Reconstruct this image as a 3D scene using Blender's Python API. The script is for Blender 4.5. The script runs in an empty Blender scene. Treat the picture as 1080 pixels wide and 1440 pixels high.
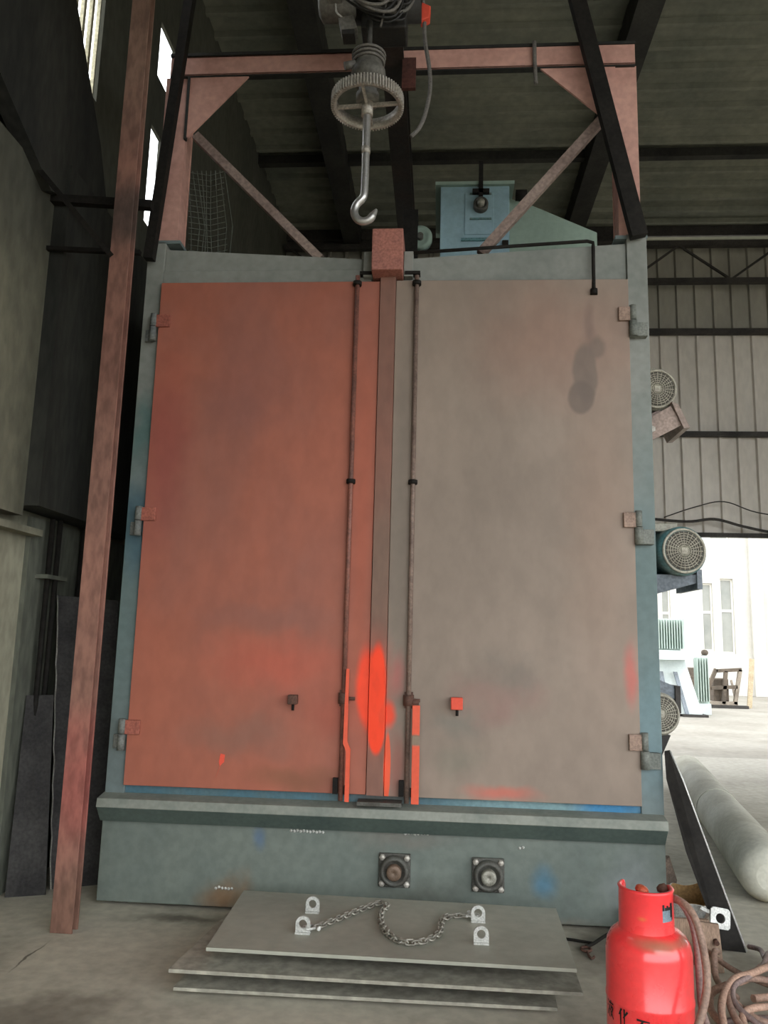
import bpy, math, random
from mathutils import Vector, Matrix

random.seed(7)
SC = bpy.context.scene
COL = SC.collection

# ------------------------------------------------------------------ camera
F_PX, CX, CY, CZ, PITCH, YAW, ROLL = 1100.25, 0.3901, -4.5891, 1.5, 0.1636, 0.0729, 0.0261
cam_data = bpy.data.cameras.new('camera')
cam = bpy.data.objects.new('camera', cam_data)
COL.objects.link(cam)
fw = Vector((-math.sin(YAW) * math.cos(PITCH), math.cos(YAW) * math.cos(PITCH), math.sin(PITCH)))
r0 = Vector((math.cos(YAW), math.sin(YAW), 0))
u0 = r0.cross(fw)
rt = r0 * math.cos(ROLL) + u0 * math.sin(ROLL)
up = -r0 * math.sin(ROLL) + u0 * math.cos(ROLL)
cam.matrix_world = Matrix(((rt.x, up.x, -fw.x, CX), (rt.y, up.y, -fw.y, CY), (rt.z, up.z, -fw.z, CZ), (0, 0, 0, 1)))
cam_data.sensor_fit = 'AUTO'
cam_data.sensor_width = 36
cam_data.lens = F_PX / 1440 * 36
cam_data.clip_end = 300
SC.camera = cam

# ------------------------------------------------------------------ sky and exposure
world = bpy.data.worlds.new('overcast sky')
SC.world = world
world.use_nodes = True
bg = world.node_tree.nodes['Background']
bg.inputs['Color'].default_value = (0.93, 0.97, 1.0, 1)
bg.inputs['Strength'].default_value = 3.4
SC.view_settings.view_transform = 'Standard'
SC.view_settings.look = 'None'
SC.view_settings.gamma = 1
SC.view_settings.use_curve_mapping = False
SC.view_settings.exposure = 0.5
SC.cycles.max_bounces = 8
SC.cycles.diffuse_bounces = 5
SC.cycles.caustics_reflective = False
SC.cycles.caustics_refractive = False


# ------------------------------------------------------------------ materials
def lin(c):
    out = []
    for v in c:
        v = v / 255
        out.append(v / 12.92 if v <= 0.04045 else ((v + 0.055) / 1.055) ** 2.4)
    return (*out, 1)


def mat(name, c1, c2=None, scale=3.0, rough=0.6, metal=0.0, bump=0.08, stretch=(1, 1, 1), spots=(), grads=(),
        spec=0.4, fine=0.25, coat=0.0, cover=(0.35, 0.7)):
    """Worn painted or bare surface: two colours mixed by noise, soft spots and bands (stains, paint, painted shade), fine grain."""
    m = bpy.data.materials.new(name)
    m.use_nodes = True
    nt = m.node_tree
    N, L = nt.nodes, nt.links
    b = N['Principled BSDF']
    b.inputs['Roughness'].default_value = rough
    b.inputs['Metallic'].default_value = metal
    b.inputs['Specular IOR Level'].default_value = spec
    b.inputs['Coat Weight'].default_value = coat
    b.inputs['Coat Roughness'].default_value = 0.15
    tc = N.new('ShaderNodeTexCoord')
    mp = N.new('ShaderNodeMapping')
    mp.inputs['Scale'].default_value = stretch
    L.new(tc.outputs['Object'], mp.inputs['Vector'])
    no = N.new('ShaderNodeTexNoise')
    no.inputs['Scale'].default_value = scale
    no.inputs['Detail'].default_value = 6
    no.inputs['Roughness'].default_value = 0.62
    L.new(mp.outputs['Vector'], no.inputs['Vector'])
    fi = N.new('ShaderNodeTexNoise')
    fi.inputs['Scale'].default_value = scale * 14
    fi.inputs['Detail'].default_value = 3
    L.new(mp.outputs['Vector'], fi.inputs['Vector'])

    def mix(fac, a, bcol):
        x = N.new('ShaderNodeMix')
        x.data_type = 'RGBA'
        for sock, val in ((x.inputs[0], fac), (x.inputs[6], a), (x.inputs[7], bcol)):
            if hasattr(val, 'node'):
                L.new(val, sock)
            else:
                sock.default_value = val
        return x.outputs[2]

    def ramp(v, lo, hi, a=0.0, z=1.0):
        r = N.new('ShaderNodeMapRange')
        r.interpolation_type = 'SMOOTHSTEP'
        L.new(v, r.inputs['Value'])
        for k, q in zip(('From Min', 'From Max', 'To Min', 'To Max'), (lo, hi, a, z)):
            r.inputs[k].default_value = q
        return r.outputs['Result']

    c = lin(c1)
    if c2 is not None:
        c = mix(ramp(no.outputs['Fac'], *cover), lin(c1), lin(c2))
    if spots or grads:
        wn = N.new('ShaderNodeTexNoise')
        wn.inputs['Scale'].default_value = 5
        wn.inputs['Detail'].default_value = 4
        L.new(tc.outputs['Object'], wn.inputs['Vector'])
        sub = N.new('ShaderNodeVectorMath'); sub.operation = 'SUBTRACT'
        sub.inputs[1].default_value = (0.5, 0.5, 0.5)
        L.new(wn.outputs['Color'], sub.inputs[0])
    for g in grads:                                    # (axis, from, to, colour, strength, wobble)
        sx = N.new('ShaderNodeSeparateXYZ')
        sc_ = N.new('ShaderNodeVectorMath'); sc_.operation = 'MULTIPLY_ADD'
        sc_.inputs[1].default_value = (g[5],) * 3
        L.new(sub.outputs[0], sc_.inputs[0]); L.new(tc.outputs['Object'], sc_.inputs[2])
        L.new(sc_.outputs[0], sx.inputs[0])
        c = mix(ramp(sx.outputs['XYZ'.index(g[0])], g[1], g[2], 0, g[4]), c, lin(g[3]))
    for s in spots:                                    # (centre, radii, colour, strength, hardness 0..1, wobble)
        cen, rad, colr, stren, hard, wob = s
        ma = N.new('ShaderNodeVectorMath'); ma.operation = 'MULTIPLY_ADD'
        ma.inputs[1].default_value = (wob,) * 3
        L.new(sub.outputs[0], ma.inputs[0]); L.new(tc.outputs['Object'], ma.inputs[2])
        s2 = N.new('ShaderNodeVectorMath'); s2.operation = 'SUBTRACT'
        s2.inputs[1].default_value = cen
        L.new(ma.outputs[0], s2.inputs[0])
        dv = N.new('ShaderNodeVectorMath'); dv.operation = 'DIVIDE'
        dv.inputs[1].default_value = rad
        L.new(s2.outputs[0], dv.inputs[0])
        ln = N.new('ShaderNodeVectorMath'); ln.operation = 'LENGTH'
        L.new(dv.outputs[0], ln.inputs[0])
        c = mix(ramp(ln.outputs['Value'], hard, 1.0, stren, 0.0), c, lin(colr))
    if fine:
        hs = N.new('ShaderNodeHueSaturation')
        L.new(ramp(fi.outputs['Fac'], 0.25, 0.75, 1 - fine, 1 + fine), hs.inputs['Value'])
        if hasattr(c, 'node'):
            L.new(c, hs.inputs['Color'])
        else:
            hs.inputs['Color'].default_value = c
        c = hs.outputs['Color']
    if hasattr(c, 'node'):
        L.new(c, b.inputs['Base Color'])
    else:
        b.inputs['Base Color'].default_value = c
    if bump:
        bp = N.new('ShaderNodeBump')
        bp.inputs['Strength'].default_value = bump
        bp.inputs['Distance'].default_value = 0.01
        L.new(fi.outputs['Fac'], bp.inputs['Height'])
        L.new(bp.outputs['Normal'], b.inputs['Normal'])
    L.new(ramp(no.outputs['Fac'], 0.3, 0.7, max(0.05, rough - 0.08), min(1, rough + 0.08)), b.inputs['Roughness'])
    return m


M = {}
M['concrete'] = mat('concrete floor', (192, 186, 169), (166, 160, 145), 1.1, 0.85, bump=0.25, fine=0.12, spots=(
    ((-1.15, -1.35, 0), (0.5, 0.35, 1), (112, 103, 92), 0.7, 0.2, 0.5),
    ((-1.78, -0.92, 0), (0.32, 0.010, 1), (66, 60, 53), 0.8, 0.3, 0.06),
    ((-1.5, -0.75, 0), (0.010, 0.22, 1), (72, 66, 58), 0.8, 0.3, 0.08),
    ((-0.95, -0.15, 0), (0.45, 0.1, 1), (70, 62, 54), 0.7, 0.1, 0.3),
    ((-1.9, -0.9, 0), (0.5, 0.5, 1), (116, 111, 100), 0.7, 0.1, 0.5),
    ((1.3, -0.3, 0), (0.35, 0.6, 1), (86, 80, 70), 0.7, 0.1, 0.4),
    ((2.1, -0.6, 0), (0.5, 0.6, 1), (104, 98, 86), 0.6, 0.1, 0.4),
    ((6.0, 11.0, 0), (5.0, 1.2, 1), (150, 128, 108), 0.6, 0.1, 1.2)),
    grads=(('Y', 1.5, 7.2, (146, 141, 131), 0.85, 0.6),))
M['ground'] = mat('yard ground', (143, 138, 128), (126, 120, 110), 0.6, 0.9, bump=0.1, fine=0.1)
M['soot_shade_wall'] = mat('sooty shaded plaster', (120, 118, 100), (84, 84, 72), 1.2, 0.9, bump=0.3, stretch=(1, 1, 0.45), fine=0.15,
                     grads=(('Z', 2.25, 1.9, (176, 172, 150), 0.75, 0.2), ('Z', 3.0, 4.2, (64, 65, 58), 0.8, 0.6)))  # soot, plus shade painted in up high and light painted in below
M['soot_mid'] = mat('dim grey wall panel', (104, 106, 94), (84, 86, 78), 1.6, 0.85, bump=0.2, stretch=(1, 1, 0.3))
M['soot_shade_panel'] = mat('dark sooty shaded panel', (50, 50, 44), (32, 33, 30), 1.6, 0.85, bump=0.2, stretch=(1, 1, 0.3))  # dark panel with the upper-left shade put into its colour
M['roof'] = mat('weathered roof sheet', (124, 124, 110), (100, 103, 93), 0.8, 0.75, bump=0.1, fine=0.12)
M['purlin'] = mat('dark roof steel', (44, 43, 38), (32, 31, 29), 2, 0.7)
M['cladding'] = mat('grey cladding sheet', (218, 211, 201), (206, 199, 189), 1.0, 0.55, bump=0.04, fine=0.06,
                    stretch=(1, 1, 0.4))
M['cladding_shaded'] = mat('shaded grey cladding sheet', (166, 162, 150), (150, 147, 136), 1.0, 0.6, bump=0.04, fine=0.06, stretch=(1, 1, 0.4))  # darker copy for the top tier, shade under the roof painted in
M['girt'] = mat('dark girt steel', (60, 56, 52), (44, 42, 40), 3, 0.7)
M['column'] = mat('red lead column paint', (146, 104, 90), (122, 90, 79), 2.2, 0.7, stretch=(1, 1, 0.35), spots=(
    ((0, 0, 0.75), (0.3, 0.4, 0.5), (160, 80, 74), 0.6, 0.2, 0.3),
    ((0, 0, 0.1), (0.3, 0.4, 0.35), (118, 86, 72), 0.9, 0.3, 0.2),
    ((0, 0, 5.2), (0.3, 0.4, 1.0), (140, 112, 96), 0.8, 0.3, 0.4),
    ((0, 0, 3.95), (0.3, 0.4, 0.3), (74, 62, 56), 0.85, 0.3, 0.2),  # shadow below the bracket, painted on the column
    ((0, 0, 3.1), (0.3, 0.4, 0.6), (122, 84, 72), 0.7, 0.3, 0.4)))
M['gantry'] = mat('faded red lead paint', (206, 160, 146), (180, 134, 122), 1.6, 0.7, fine=0.1)
M['brace'] = mat('dusty brace steel', (146, 128, 118), (124, 106, 98), 3, 0.75)
M['black_steel'] = mat('black steel', (34, 31, 27), (26, 24, 22), 3, 0.75, spec=0.2)
M['chamber'] = mat('grey green chamber paint', (142, 143, 136), (120, 124, 118), 1.4, 0.6, fine=0.08, grads=(
    ('Z', 3.3, 1.9, (100, 120, 120), 0.85, 0.5), ('Z', 1.3, 0.8, (112, 122, 122), 0.7, 0.3)),
    spots=(((-1.45, 0, 2.15), (0.2, 0.4, 0.45), (66, 96, 108), 0.8, 0.2, 0.3),
           ((-1.45, 0, 2.75), (0.2, 0.4, 0.3), (66, 104, 100), 0.7, 0.2, 0.3),
           ((1.58, 0, 1.05), (0.2, 0.4, 0.5), (106, 132, 138), 0.7, 0.2, 0.2)))
M['sill'] = mat('blue sill paint', (72, 108, 122), (88, 110, 114), 3.5, 0.55, fine=0.1, spots=(
    ((0.9, 0, 0.63), (0.6, 0.3, 0.1), (126, 156, 160), 0.9, 0.3, 0.3),
    ((0.1, 0, 0.63), (0.25, 0.3, 0.1), (92, 92, 88), 0.9, 0.3, 0.2),
    ((1.35, 0, 0.63), (0.25, 0.3, 0.1), (54, 128, 176), 0.9, 0.3, 0.2),
    ((1.6, 0, 0.63), (0.1, 0.3, 0.1), (118, 122, 120), 0.9, 0.3, 0.1)))
M['ledge_top'] = mat('dusty ledge paint', (140, 142, 132), (120, 126, 118), 3, 0.6, fine=0.08)
M['ledge'] = mat('shaded grey green ledge paint', (84, 96, 90), (72, 84, 80), 3, 0.55, fine=0.1)  # darkened copy, shade of the down-facing skirt put into the paint
M['base'] = mat('blue grey base paint', (112, 120, 112), (98, 107, 101), 1.5, 0.55, fine=0.1, spots=(
    ((-0.78, 0, 0.09), (0.22, 0.3, 0.14), (126, 98, 70), 0.9, 0.1, 0.25),
    ((0.55, 0, 0.02), (0.9, 0.3, 0.07), (128, 112, 96), 0.8, 0.1, 0.2),
    ((0.98, 0, 0.22), (0.09, 0.3, 0.12), (72, 114, 136), 0.8, 0.1, 0.1),
    ((-0.6, 0, 0.4), (0.05, 0.3, 0.1), (76, 104, 138), 0.6, 0.1, 0.08),
    ((0.2, 0, 0.42), (0.4, 0.3, 0.08), (112, 108, 100), 0.7, 0.1, 0.2),
    ((0.3, 0, 0.14), (0.4, 0.3, 0.1), (92, 96, 88), 0.8, 0.1, 0.2),
    ((1.45, 0, 0.2), (0.2, 0.3, 0.3), (118, 124, 124), 0.7, 0.1, 0.2)))
ORANGE = (255, 72, 36)
spray = (((0.03, 0, 1.22), (0.15, 0.3, 0.46), (188, 84, 66), 0.6, 0.2, 0.08),
         ((-0.022, 0, 1.26), (0.072, 0.3, 0.26), ORANGE, 1.0, 0.35, 0.03),
         ((0.012, 0, 1.22), (0.090, 0.3, 0.27), (250, 76, 42), 1.0, 0.6, 0.05),
         ((0.046, 0, 1.24), (0.060, 0.3, 0.29), ORANGE, 1.0, 0.7, 0.015),
         ((0.048, 0, 1.02), (0.056, 0.3, 0.17), ORANGE, 1.0, 0.75, 0.015),
         ((0.105, 0, 1.09), (0.075, 0.3, 0.10), (240, 76, 44), 0.95, 0.35, 0.06),
         ((0.16, 0, 1.3), (0.06, 0.3, 0.2), (190, 88, 84), 0.5, 0.1, 0.1),
         ((0.112, 0, 0.80), (0.022, 0.3, 0.22), (238, 96, 62), 1.0, 0.75, 0.008))
M['door_left'] = mat('worn red oxide door paint', (168, 98, 77), (150, 96, 82), 0.9, 0.62, bump=0.05, fine=0.06,
                     stretch=(1, 1, 0.6), spots=(
    ((-0.55, 0, 1.35), (0.6, 0.3, 0.25), (186, 92, 72), 0.7, 0.1, 0.3),
    ((-0.2, 0, 1.1), (0.3, 0.3, 0.2), (168, 84, 66), 0.6, 0.1, 0.2),
    ((-0.75, 0, 0.95), (0.5, 0.3, 0.18), (134, 96, 82), 0.7, 0.1, 0.3),
    ((-0.6, 0, 1.62), (0.6, 0.3, 0.12), (136, 94, 84), 0.45, 0.1, 0.2),
    ((-1.3, 0, 2.6), (0.25, 0.3, 0.9), (146, 72, 66), 0.6, 0.1, 0.2),
    ((-0.8, 0, 2.95), (0.35, 0.3, 0.5), (134, 88, 80), 0.5, 0.1, 0.4),
    ((-0.07, 0, 2.2), (0.1, 0.3, 1.4), (170, 90, 68), 0.7, 0.1, 0.05),
    ((-0.4, 0, 0.72), (0.4, 0.3, 0.1), (124, 84, 60), 0.6, 0.1, 0.2)) + spray)
M['door_right'] = mat('dusty brown primer door', (150, 133, 119), (132, 118, 106), 0.9, 0.6, bump=0.05, fine=0.06,
                      stretch=(1, 1, 0.6), spots=(
    ((1.05, 0, 3.3), (0.8, 0.3, 0.6), (150, 118, 102), 0.7, 0.1, 0.3),
    ((1.3, 0, 2.2), (0.3, 0.3, 1.5), (150, 126, 110), 0.6, 0.1, 0.2),
    ((1.24, 0, 3.12), (0.085, 0.3, 0.22), (116, 101, 91), 0.85, 0.7, 0.05),
    ((1.215, 0, 2.96), (0.085, 0.3, 0.12), (113, 98, 88), 0.85, 0.75, 0.04),
    ((1.31, 0, 3.27), (0.07, 0.3, 0.09), (118, 102, 92), 0.8, 0.5, 0.06),
    ((1.27, 0, 3.42), (0.05, 0.3, 0.2), (126, 104, 94), 0.8, 0.2, 0.06),
    ((0.75, 0, 1.2), (0.35, 0.3, 0.22), (142, 108, 100), 0.6, 0.1, 0.4),
    ((1.47, 0, 1.35), (0.06, 0.3, 0.25), (190, 104, 94), 0.85, 0.2, 0.08),
    ((0.75, 0, 0.69), (0.3, 0.3, 0.06), (196, 104, 88), 0.8, 0.1, 0.1),
    ((0.8, 0, 1.35), (0.25, 0.3, 0.18), (122, 112, 102), 0.6, 0.1, 0.4),
    ((0.5, 0, 1.05), (0.2, 0.3, 0.12), (112, 110, 101), 0.6, 0.1, 0.2),
    ((0.5, 0, 0.85), (0.2, 0.3, 0.15), (126, 120, 106), 0.6, 0.1, 0.2),
    ((0.16, 0, 0.82), (0.08, 0.3, 0.3), (152, 92, 80), 0.75, 0.2, 0.05),
    ((0.14, 0, 2.2), (0.1, 0.3, 1.6), (124, 112, 100), 0.8, 0.2, 0.05)) + spray)
M['strip'] = mat('stained meeting strip', (142, 98, 84), (128, 96, 84), 1.5, 0.6, bump=0.05, fine=0.08,
                 stretch=(1, 1, 0.4), spots=(((0.05, 0, 1.95), (0.2, 0.3, 0.7), (124, 104, 90), 0.8, 0.1, 0.1),) + spray)
M['post_block'] = mat('dusty red block paint', (168, 110, 96), (146, 98, 88), 5, 0.7, bump=0.1)
M['rod_brown'] = mat('dusty brown rod', (132, 112, 100), (102, 84, 75), 6, 0.55)
M['rod'] = mat('dark brown rod', (138, 88, 74), (100, 70, 62), 6, 0.55)
M['rod_red'] = mat('rod with red overspray', (176, 88, 78), (120, 78, 70), 4, 0.55)
M['lever'] = mat('orange lever paint', (232, 96, 66), (222, 90, 64), 3, 0.6, fine=0.05, bump=0.02, spots=(
    ((0.272, 0, 0.962), (0.1, 0.3, 0.04), (140, 122, 104), 1.0, 0.6, 0.02),))
M['orange'] = mat('orange paint', (232, 88, 66), (222, 82, 60), 6, 0.6, fine=0.05, bump=0.02)
M['rust'] = mat('rusty brown iron', (96, 66, 54), (74, 54, 46), 8, 0.8)
M['hinge_l'] = mat('hinge grey paint', (116, 118, 112), (98, 102, 100), 6, 0.6)
M['hinge_leaf_l'] = mat('hinge red paint', (166, 96, 80), (146, 84, 70), 6, 0.6)
M['hinge_r'] = mat('hinge dusty steel', (124, 126, 118), (104, 108, 102), 6, 0.6)
M['hinge_leaf_r'] = mat('hinge brown paint', (152, 126, 110), (136, 114, 100), 6, 0.6)
M['bearing'] = mat('bearing cast iron', (92, 92, 86), (76, 72, 66), 8, 0.6, metal=0.2)
M['shaft_brown'] = mat('rusty shaft end', (122, 100, 84), (100, 84, 70), 12, 0.5, metal=0.2)
M['shaft_grey'] = mat('grey shaft end', (160, 158, 146), (132, 128, 116), 12, 0.4, metal=0.3)
M['plate'] = mat('mill scale steel plate', (172, 172, 158), (156, 156, 143), 1.3, 0.5, metal=0.1, bump=0.05, fine=0.06)
M['plate_low'] = mat('dusty steel plate', (168, 164, 150), (144, 140, 128), 1.6, 0.6, metal=0.1, bump=0.05)
M['lug'] = mat('bare cut steel lug', (206, 206, 200), (178, 178, 172), 10, 0.4, metal=0.2)
M['chain'] = mat('galvanised chain', (176, 172, 160), (120, 116, 106), 20, 0.4, metal=0.3)
M['hook'] = mat('polished hook steel', (196, 194, 190), (168, 166, 162), 6, 0.34, metal=0.75, fine=0.06)
M['gear'] = mat('dusty gear iron', (196, 190, 180), (150, 144, 134), 6, 0.45, metal=0.3)
M['hoist'] = mat('greasy hoist grey', (116, 113, 106), (82, 80, 74), 4, 0.55)
M['hoist_dark'] = mat('hoist black', (36, 35, 33), (48, 46, 42), 5, 0.55)
M['rubber'] = mat('grey cable rubber', (112, 108, 102), (92, 88, 84), 8, 0.6)
M['rail'] = mat('rail steel', (42, 38, 35), (58, 46, 40), 3, 0.65)
M['rail_stub'] = mat('rail stub red', (88, 50, 42), (70, 44, 38), 4, 0.7)
M['teal'] = mat('blue green machine paint', (150, 180, 192), (142, 170, 176), 1.6, 0.6, fine=0.08)
M['teal_green'] = mat('sea green machine paint', (150, 170, 156), (140, 160, 148), 1.6, 0.6, fine=0.06)
M['motor'] = mat('motor teal paint', (84, 128, 132), (110, 124, 118), 5, 0.5)
M['motor_grey'] = mat('motor dusty grey', (168, 164, 150), (140, 136, 124), 5, 0.6)
M['grille'] = mat('fan cover wire', (186, 180, 164), (150, 144, 130), 9, 0.6)
M['grille_back'] = mat('fan cover dark', (88, 84, 76), (70, 66, 60), 9, 0.8)
M['bracket'] = mat('motor bracket paint', (172, 150, 138), (138, 122, 114), 4, 0.6)
M['bracket_blue'] = mat('motor bracket blue grey paint', (130, 138, 146), (104, 110, 116), 4, 0.6)
M['cyl_red'] = mat('gas cylinder red enamel', (244, 62, 64), (232, 54, 58), 3, 0.32, bump=0.02, fine=0.05, coat=0.5, spec=0.5,
                   spots=(((0, -0.12, 0.49), (0.14, 0.09, 0.03), (150, 112, 88), 0.8, 0.1, 0.05),
                          ((0.1, -0.05, 0.49), (0.08, 0.12, 0.025), (140, 112, 92), 0.8, 0.1, 0.05),
                          ((-0.05, -0.1, 0.56), (0.03, 0.03, 0.012), (226, 130, 60), 0.9, 0.2, 0.03)))
M['brush_ink'] = mat('black brush paint', (24, 16, 16), None, 5, 0.6, fine=0, bump=0)
M['label_blue'] = mat('grey blue label', (132, 150, 160), (108, 122, 132), 20, 0.5)
M['brass'] = mat('valve brass', (206, 96, 66), (176, 76, 54), 10, 0.45, metal=0.2)
M['hose_brown'] = mat('brown rubber hose', (150, 122, 106), (126, 102, 90), 7, 0.6)
M['hose_grey'] = mat('grey brown hose', (138, 118, 112), (112, 96, 92), 7, 0.6)
M['hose_pink'] = mat('dusty pink hose', (176, 142, 122), (150, 122, 106), 7, 0.65)
M['copper'] = mat('pinkish copper rod', (190, 140, 116), (160, 116, 98), 8, 0.5)
M['bucket'] = mat('white printed bucket', (232, 230, 224), (206, 206, 204), 9, 0.6)
M['bucket_in'] = mat('tan bucket inside', (160, 128, 84), (136, 106, 68), 5, 0.8)
M['wood'] = mat('brown board', (150, 126, 106), (128, 106, 90), 4, 0.8, stretch=(3, 3, 0.6))
M['cloth'] = mat('purple grey cloth', (74, 68, 92), (112, 108, 112), 8, 0.9)
M['pipe'] = mat('dusty grey duct', (204, 202, 188), (182, 178, 162), 2.5, 0.8, fine=0.08,
                spots=(((0, -0.1, 0.0), (0.35, 0.35, 0.12), (150, 134, 108), 0.8, 0.1, 0.1),))
M['facade'] = mat('white facade render', (192, 189, 182), (182, 178, 168), 0.4, 0.85, bump=0.02, fine=0.03)
M['pane'] = mat('facade window glass', (150, 150, 142), (132, 134, 128), 1, 0.2, fine=0)
M['frame_white'] = mat('white window frame', (226, 222, 212), None, 4, 0.6, fine=0.03)
M['trafo'] = mat('pale green transformer', (184, 196, 188), (170, 184, 176), 2, 0.55, fine=0.05)
M['white_metal'] = mat('pale grey cabinet', (212, 220, 218), (196, 206, 206), 2, 0.5, fine=0.04)
M['plank'] = mat('pale plank', (176, 160, 132), (160, 142, 116), 4, 0.8)
M['scrap'] = mat('scrap brown', (104, 92, 80), (80, 72, 64), 4, 0.85)
M['scrap_light'] = mat('scrap tan', (150, 138, 124), (118, 108, 98), 4, 0.85)
M['sheet_dark'] = mat('dark scrap sheet', (58, 56, 54), (42, 40, 40), 4, 0.8, bump=0.2)
M['sheet_edge'] = mat('frayed sheet edge', (150, 146, 138), (118, 114, 108), 12, 0.8)
M['net'] = mat('wire net', (96, 100, 92), None, 4, 0.7)
M['soil'] = mat('dust and debris', (112, 96, 84), (86, 76, 68), 6, 0.95, bump=0.4)
M['translucent'] = mat('dirty pale light sheet', (196, 190, 160), (150, 144, 118), 3, 0.6)


# ------------------------------------------------------------------ mesh helpers
class MB:
    def __init__(self):
        self.v, self.f, self.s = [], [], []

    def add(self, vs, fs, smooth=False):
        o = len(self.v)
        self.v += [Vector(p) for p in vs]
        self.f += [tuple(i + o for i in f) for f in fs]
        self.s += [smooth] * len(fs)
        return self

    def box(self, x0, x1, y0, y1, z0, z1, mtx=None):
        vs = [Vector((x, y, z)) for x in (x0, x1) for y in (y0, y1) for z in (z0, z1)]
        if mtx is not None:
            vs = [mtx @ p for p in vs]
        return self.add(vs, [(0, 1, 3, 2), (4, 6, 7, 5), (0, 4, 5, 1), (2, 3, 7, 6), (0, 2, 6, 4), (1, 5, 7, 3)])

    def prism(self, pts, d):
        """closed polygon pts (3d) pushed along vector d"""
        n = len(pts)
        d = Vector(d)
        p = [Vector(q) for q in pts]
        fs = [tuple(range(n)), tuple(range(2 * n - 1, n - 1, -1))]
        fs += [(i, i + n, (i + 1) % n + n, (i + 1) % n) for i in range(n)]
        return self.add(p + [q + d for q in p], fs)

    def bar(self, a, b, w, h, roll_ref=(0, 1, 0)):
        """rectangular bar from a to b: h along roll_ref (made square to the bar), w across"""
        a, b = Vector(a), Vector(b)
        t = (b - a).normalized()
        ref = Vector(roll_ref)
        hh = (ref - t * ref.dot(t)).normalized() * h / 2
        ww = t.cross(hh).normalized() * w / 2
        return self.prism([a - ww - hh, a + ww - hh, a + ww + hh, a - ww + hh], b - a)

    def tube(self, pts, r, n=8, caps=True, closed=False):
        P = [Vector(p) for p in pts]
        m = len(P)
        R = r if isinstance(r, (list, tuple)) else [r] * m
        vs, fs = [], []
        prev = None
        for i in range(m):
            if closed:
                t = (P[(i + 1) % m] - P[i - 1]).normalized()
            else:
                t = (P[min(i + 1, m - 1)] - P[max(i - 1, 0)]).normalized()
            if prev is None:
                a = Vector((0, 0, 1)) if abs(t.z) < 0.9 else Vector((1, 0, 0))
                prev = (a - t * a.dot(t)).normalized()
            else:
                prev = (prev - t * prev.dot(t)).normalized()
            q = t.cross(prev)
            for k in range(n):
                an = 2 * math.pi * k / n
                vs.append(P[i] + (prev * math.cos(an) + q * math.sin(an)) * R[i])
        rng = m if closed else m - 1
        for i in range(rng):
            j = (i + 1) % m
            for k in range(n):
                fs.append((i * n + k, i * n + (k + 1) % n, j * n + (k + 1) % n, j * n + k))
        self.add(vs, fs, True)
        if caps and not closed:
            o = len(self.v) - len(vs)
            self.f += [tuple(o + k for k in range(n - 1, -1, -1)), tuple(o + (m - 1) * n + k for k in range(n))]
            self.s += [False, False]
        return self

    def cyl(self, a, b, r, r2=None, n=16):
        return self.tube([a, b], [r, r if r2 is None else r2], n)

    def lathe(self, prof, c, axis=(0, 0, 1), n=32, a0=0.0, a1=2 * math.pi, ref=None):
        ax = Vector(axis).normalized()
        c = Vector(c)
        u = Vector(ref) if ref else (Vector((1, 0, 0)) if abs(ax.x) < 0.9 else Vector((0, 1, 0)))
        u = (u - ax * u.dot(ax)).normalized()
        w = ax.cross(u)
        full = abs(a1 - a0 - 2 * math.pi) < 1e-6
        k = n if full else n + 1
        vs, fs = [], []
        for i in range(k):
            an = a0 + (a1 - a0) * i / n
            d = u * math.cos(an) + w * math.sin(an)
            vs += [c + d * p[0] + ax * p[1] for p in prof]
        m = len(prof)
        for i in range(n):
            j = (i + 1) % k
            for q in range(m - 1):
                fs.append((i * m + q, j * m + q, j * m + q + 1, i * m + q + 1))
        return self.add(vs, fs, True)

    def build(self, name, m, parent=None, bevel=0.0):
        off = OFF.get(parent.name, Vector()) if parent else self.off if hasattr(self, 'off') else Vector()
        me = bpy.data.meshes.new(name)
        me.from_pydata([p - off for p in self.v], [], self.f)
        me.polygons.foreach_set('use_smooth', self.s)
        me.materials.append(M[m] if isinstance(m, str) else m)
        me.update()
        o = bpy.data.objects.new(name, me)
        COL.objects.link(o)
        if parent:
            o.parent = parent
            OFF[o.name] = off
        if bevel:
            bv = o.modifiers.new('edge', 'BEVEL')
            bv.width = bevel
            bv.segments = 2
            bv.limit_method = 'ANGLE'
        return o

    def solo(self, name, m, label, cat, loc, group=None, bevel=0.0):
        """a thing that is one mesh"""
        self.off = Vector(loc)
        o = self.build(name, m, None, bevel)
        o.location = loc
        OFF[o.name] = Vector(loc)
        tag(o, label, cat, group)
        return o


OFF = {}


def tag(o, label, cat, group=None):
    o['label'] = label
    o['category'] = cat
    if group:
        o['group'] = group
    return o


def thing(name, label, cat, loc, group=None):
    o = bpy.data.objects.new(name, None)
    o.empty_display_size = 0.1
    COL.objects.link(o)
    o.location = loc
    OFF[o.name] = Vector(loc)
    return tag(o, label, cat, group)


def setting(name, mb=None, m=None):
    if mb is None:
        o = bpy.data.objects.new(name, None)
        COL.objects.link(o)
    else:
        o = mb.build(name, m)
    OFF[o.name] = Vector()
    o['kind'] = 'structure'
    return o


def smooth_path(pts, sub=6):
    P = [Vector(p) for p in pts]
    out = []
    for i in range(len(P) - 1):
        a, b, c, d = P[max(i - 1, 0)], P[i], P[i + 1], P[min(i + 2, len(P) - 1)]
        for k in range(sub):
            t = k / sub
            out.append(0.5 * (2 * b + (c - a) * t + (2 * a - 5 * b + 4 * c - d) * t * t + (3 * b - a - 3 * c + d) * t ** 3))
    out.append(P[-1])
    return out


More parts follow.
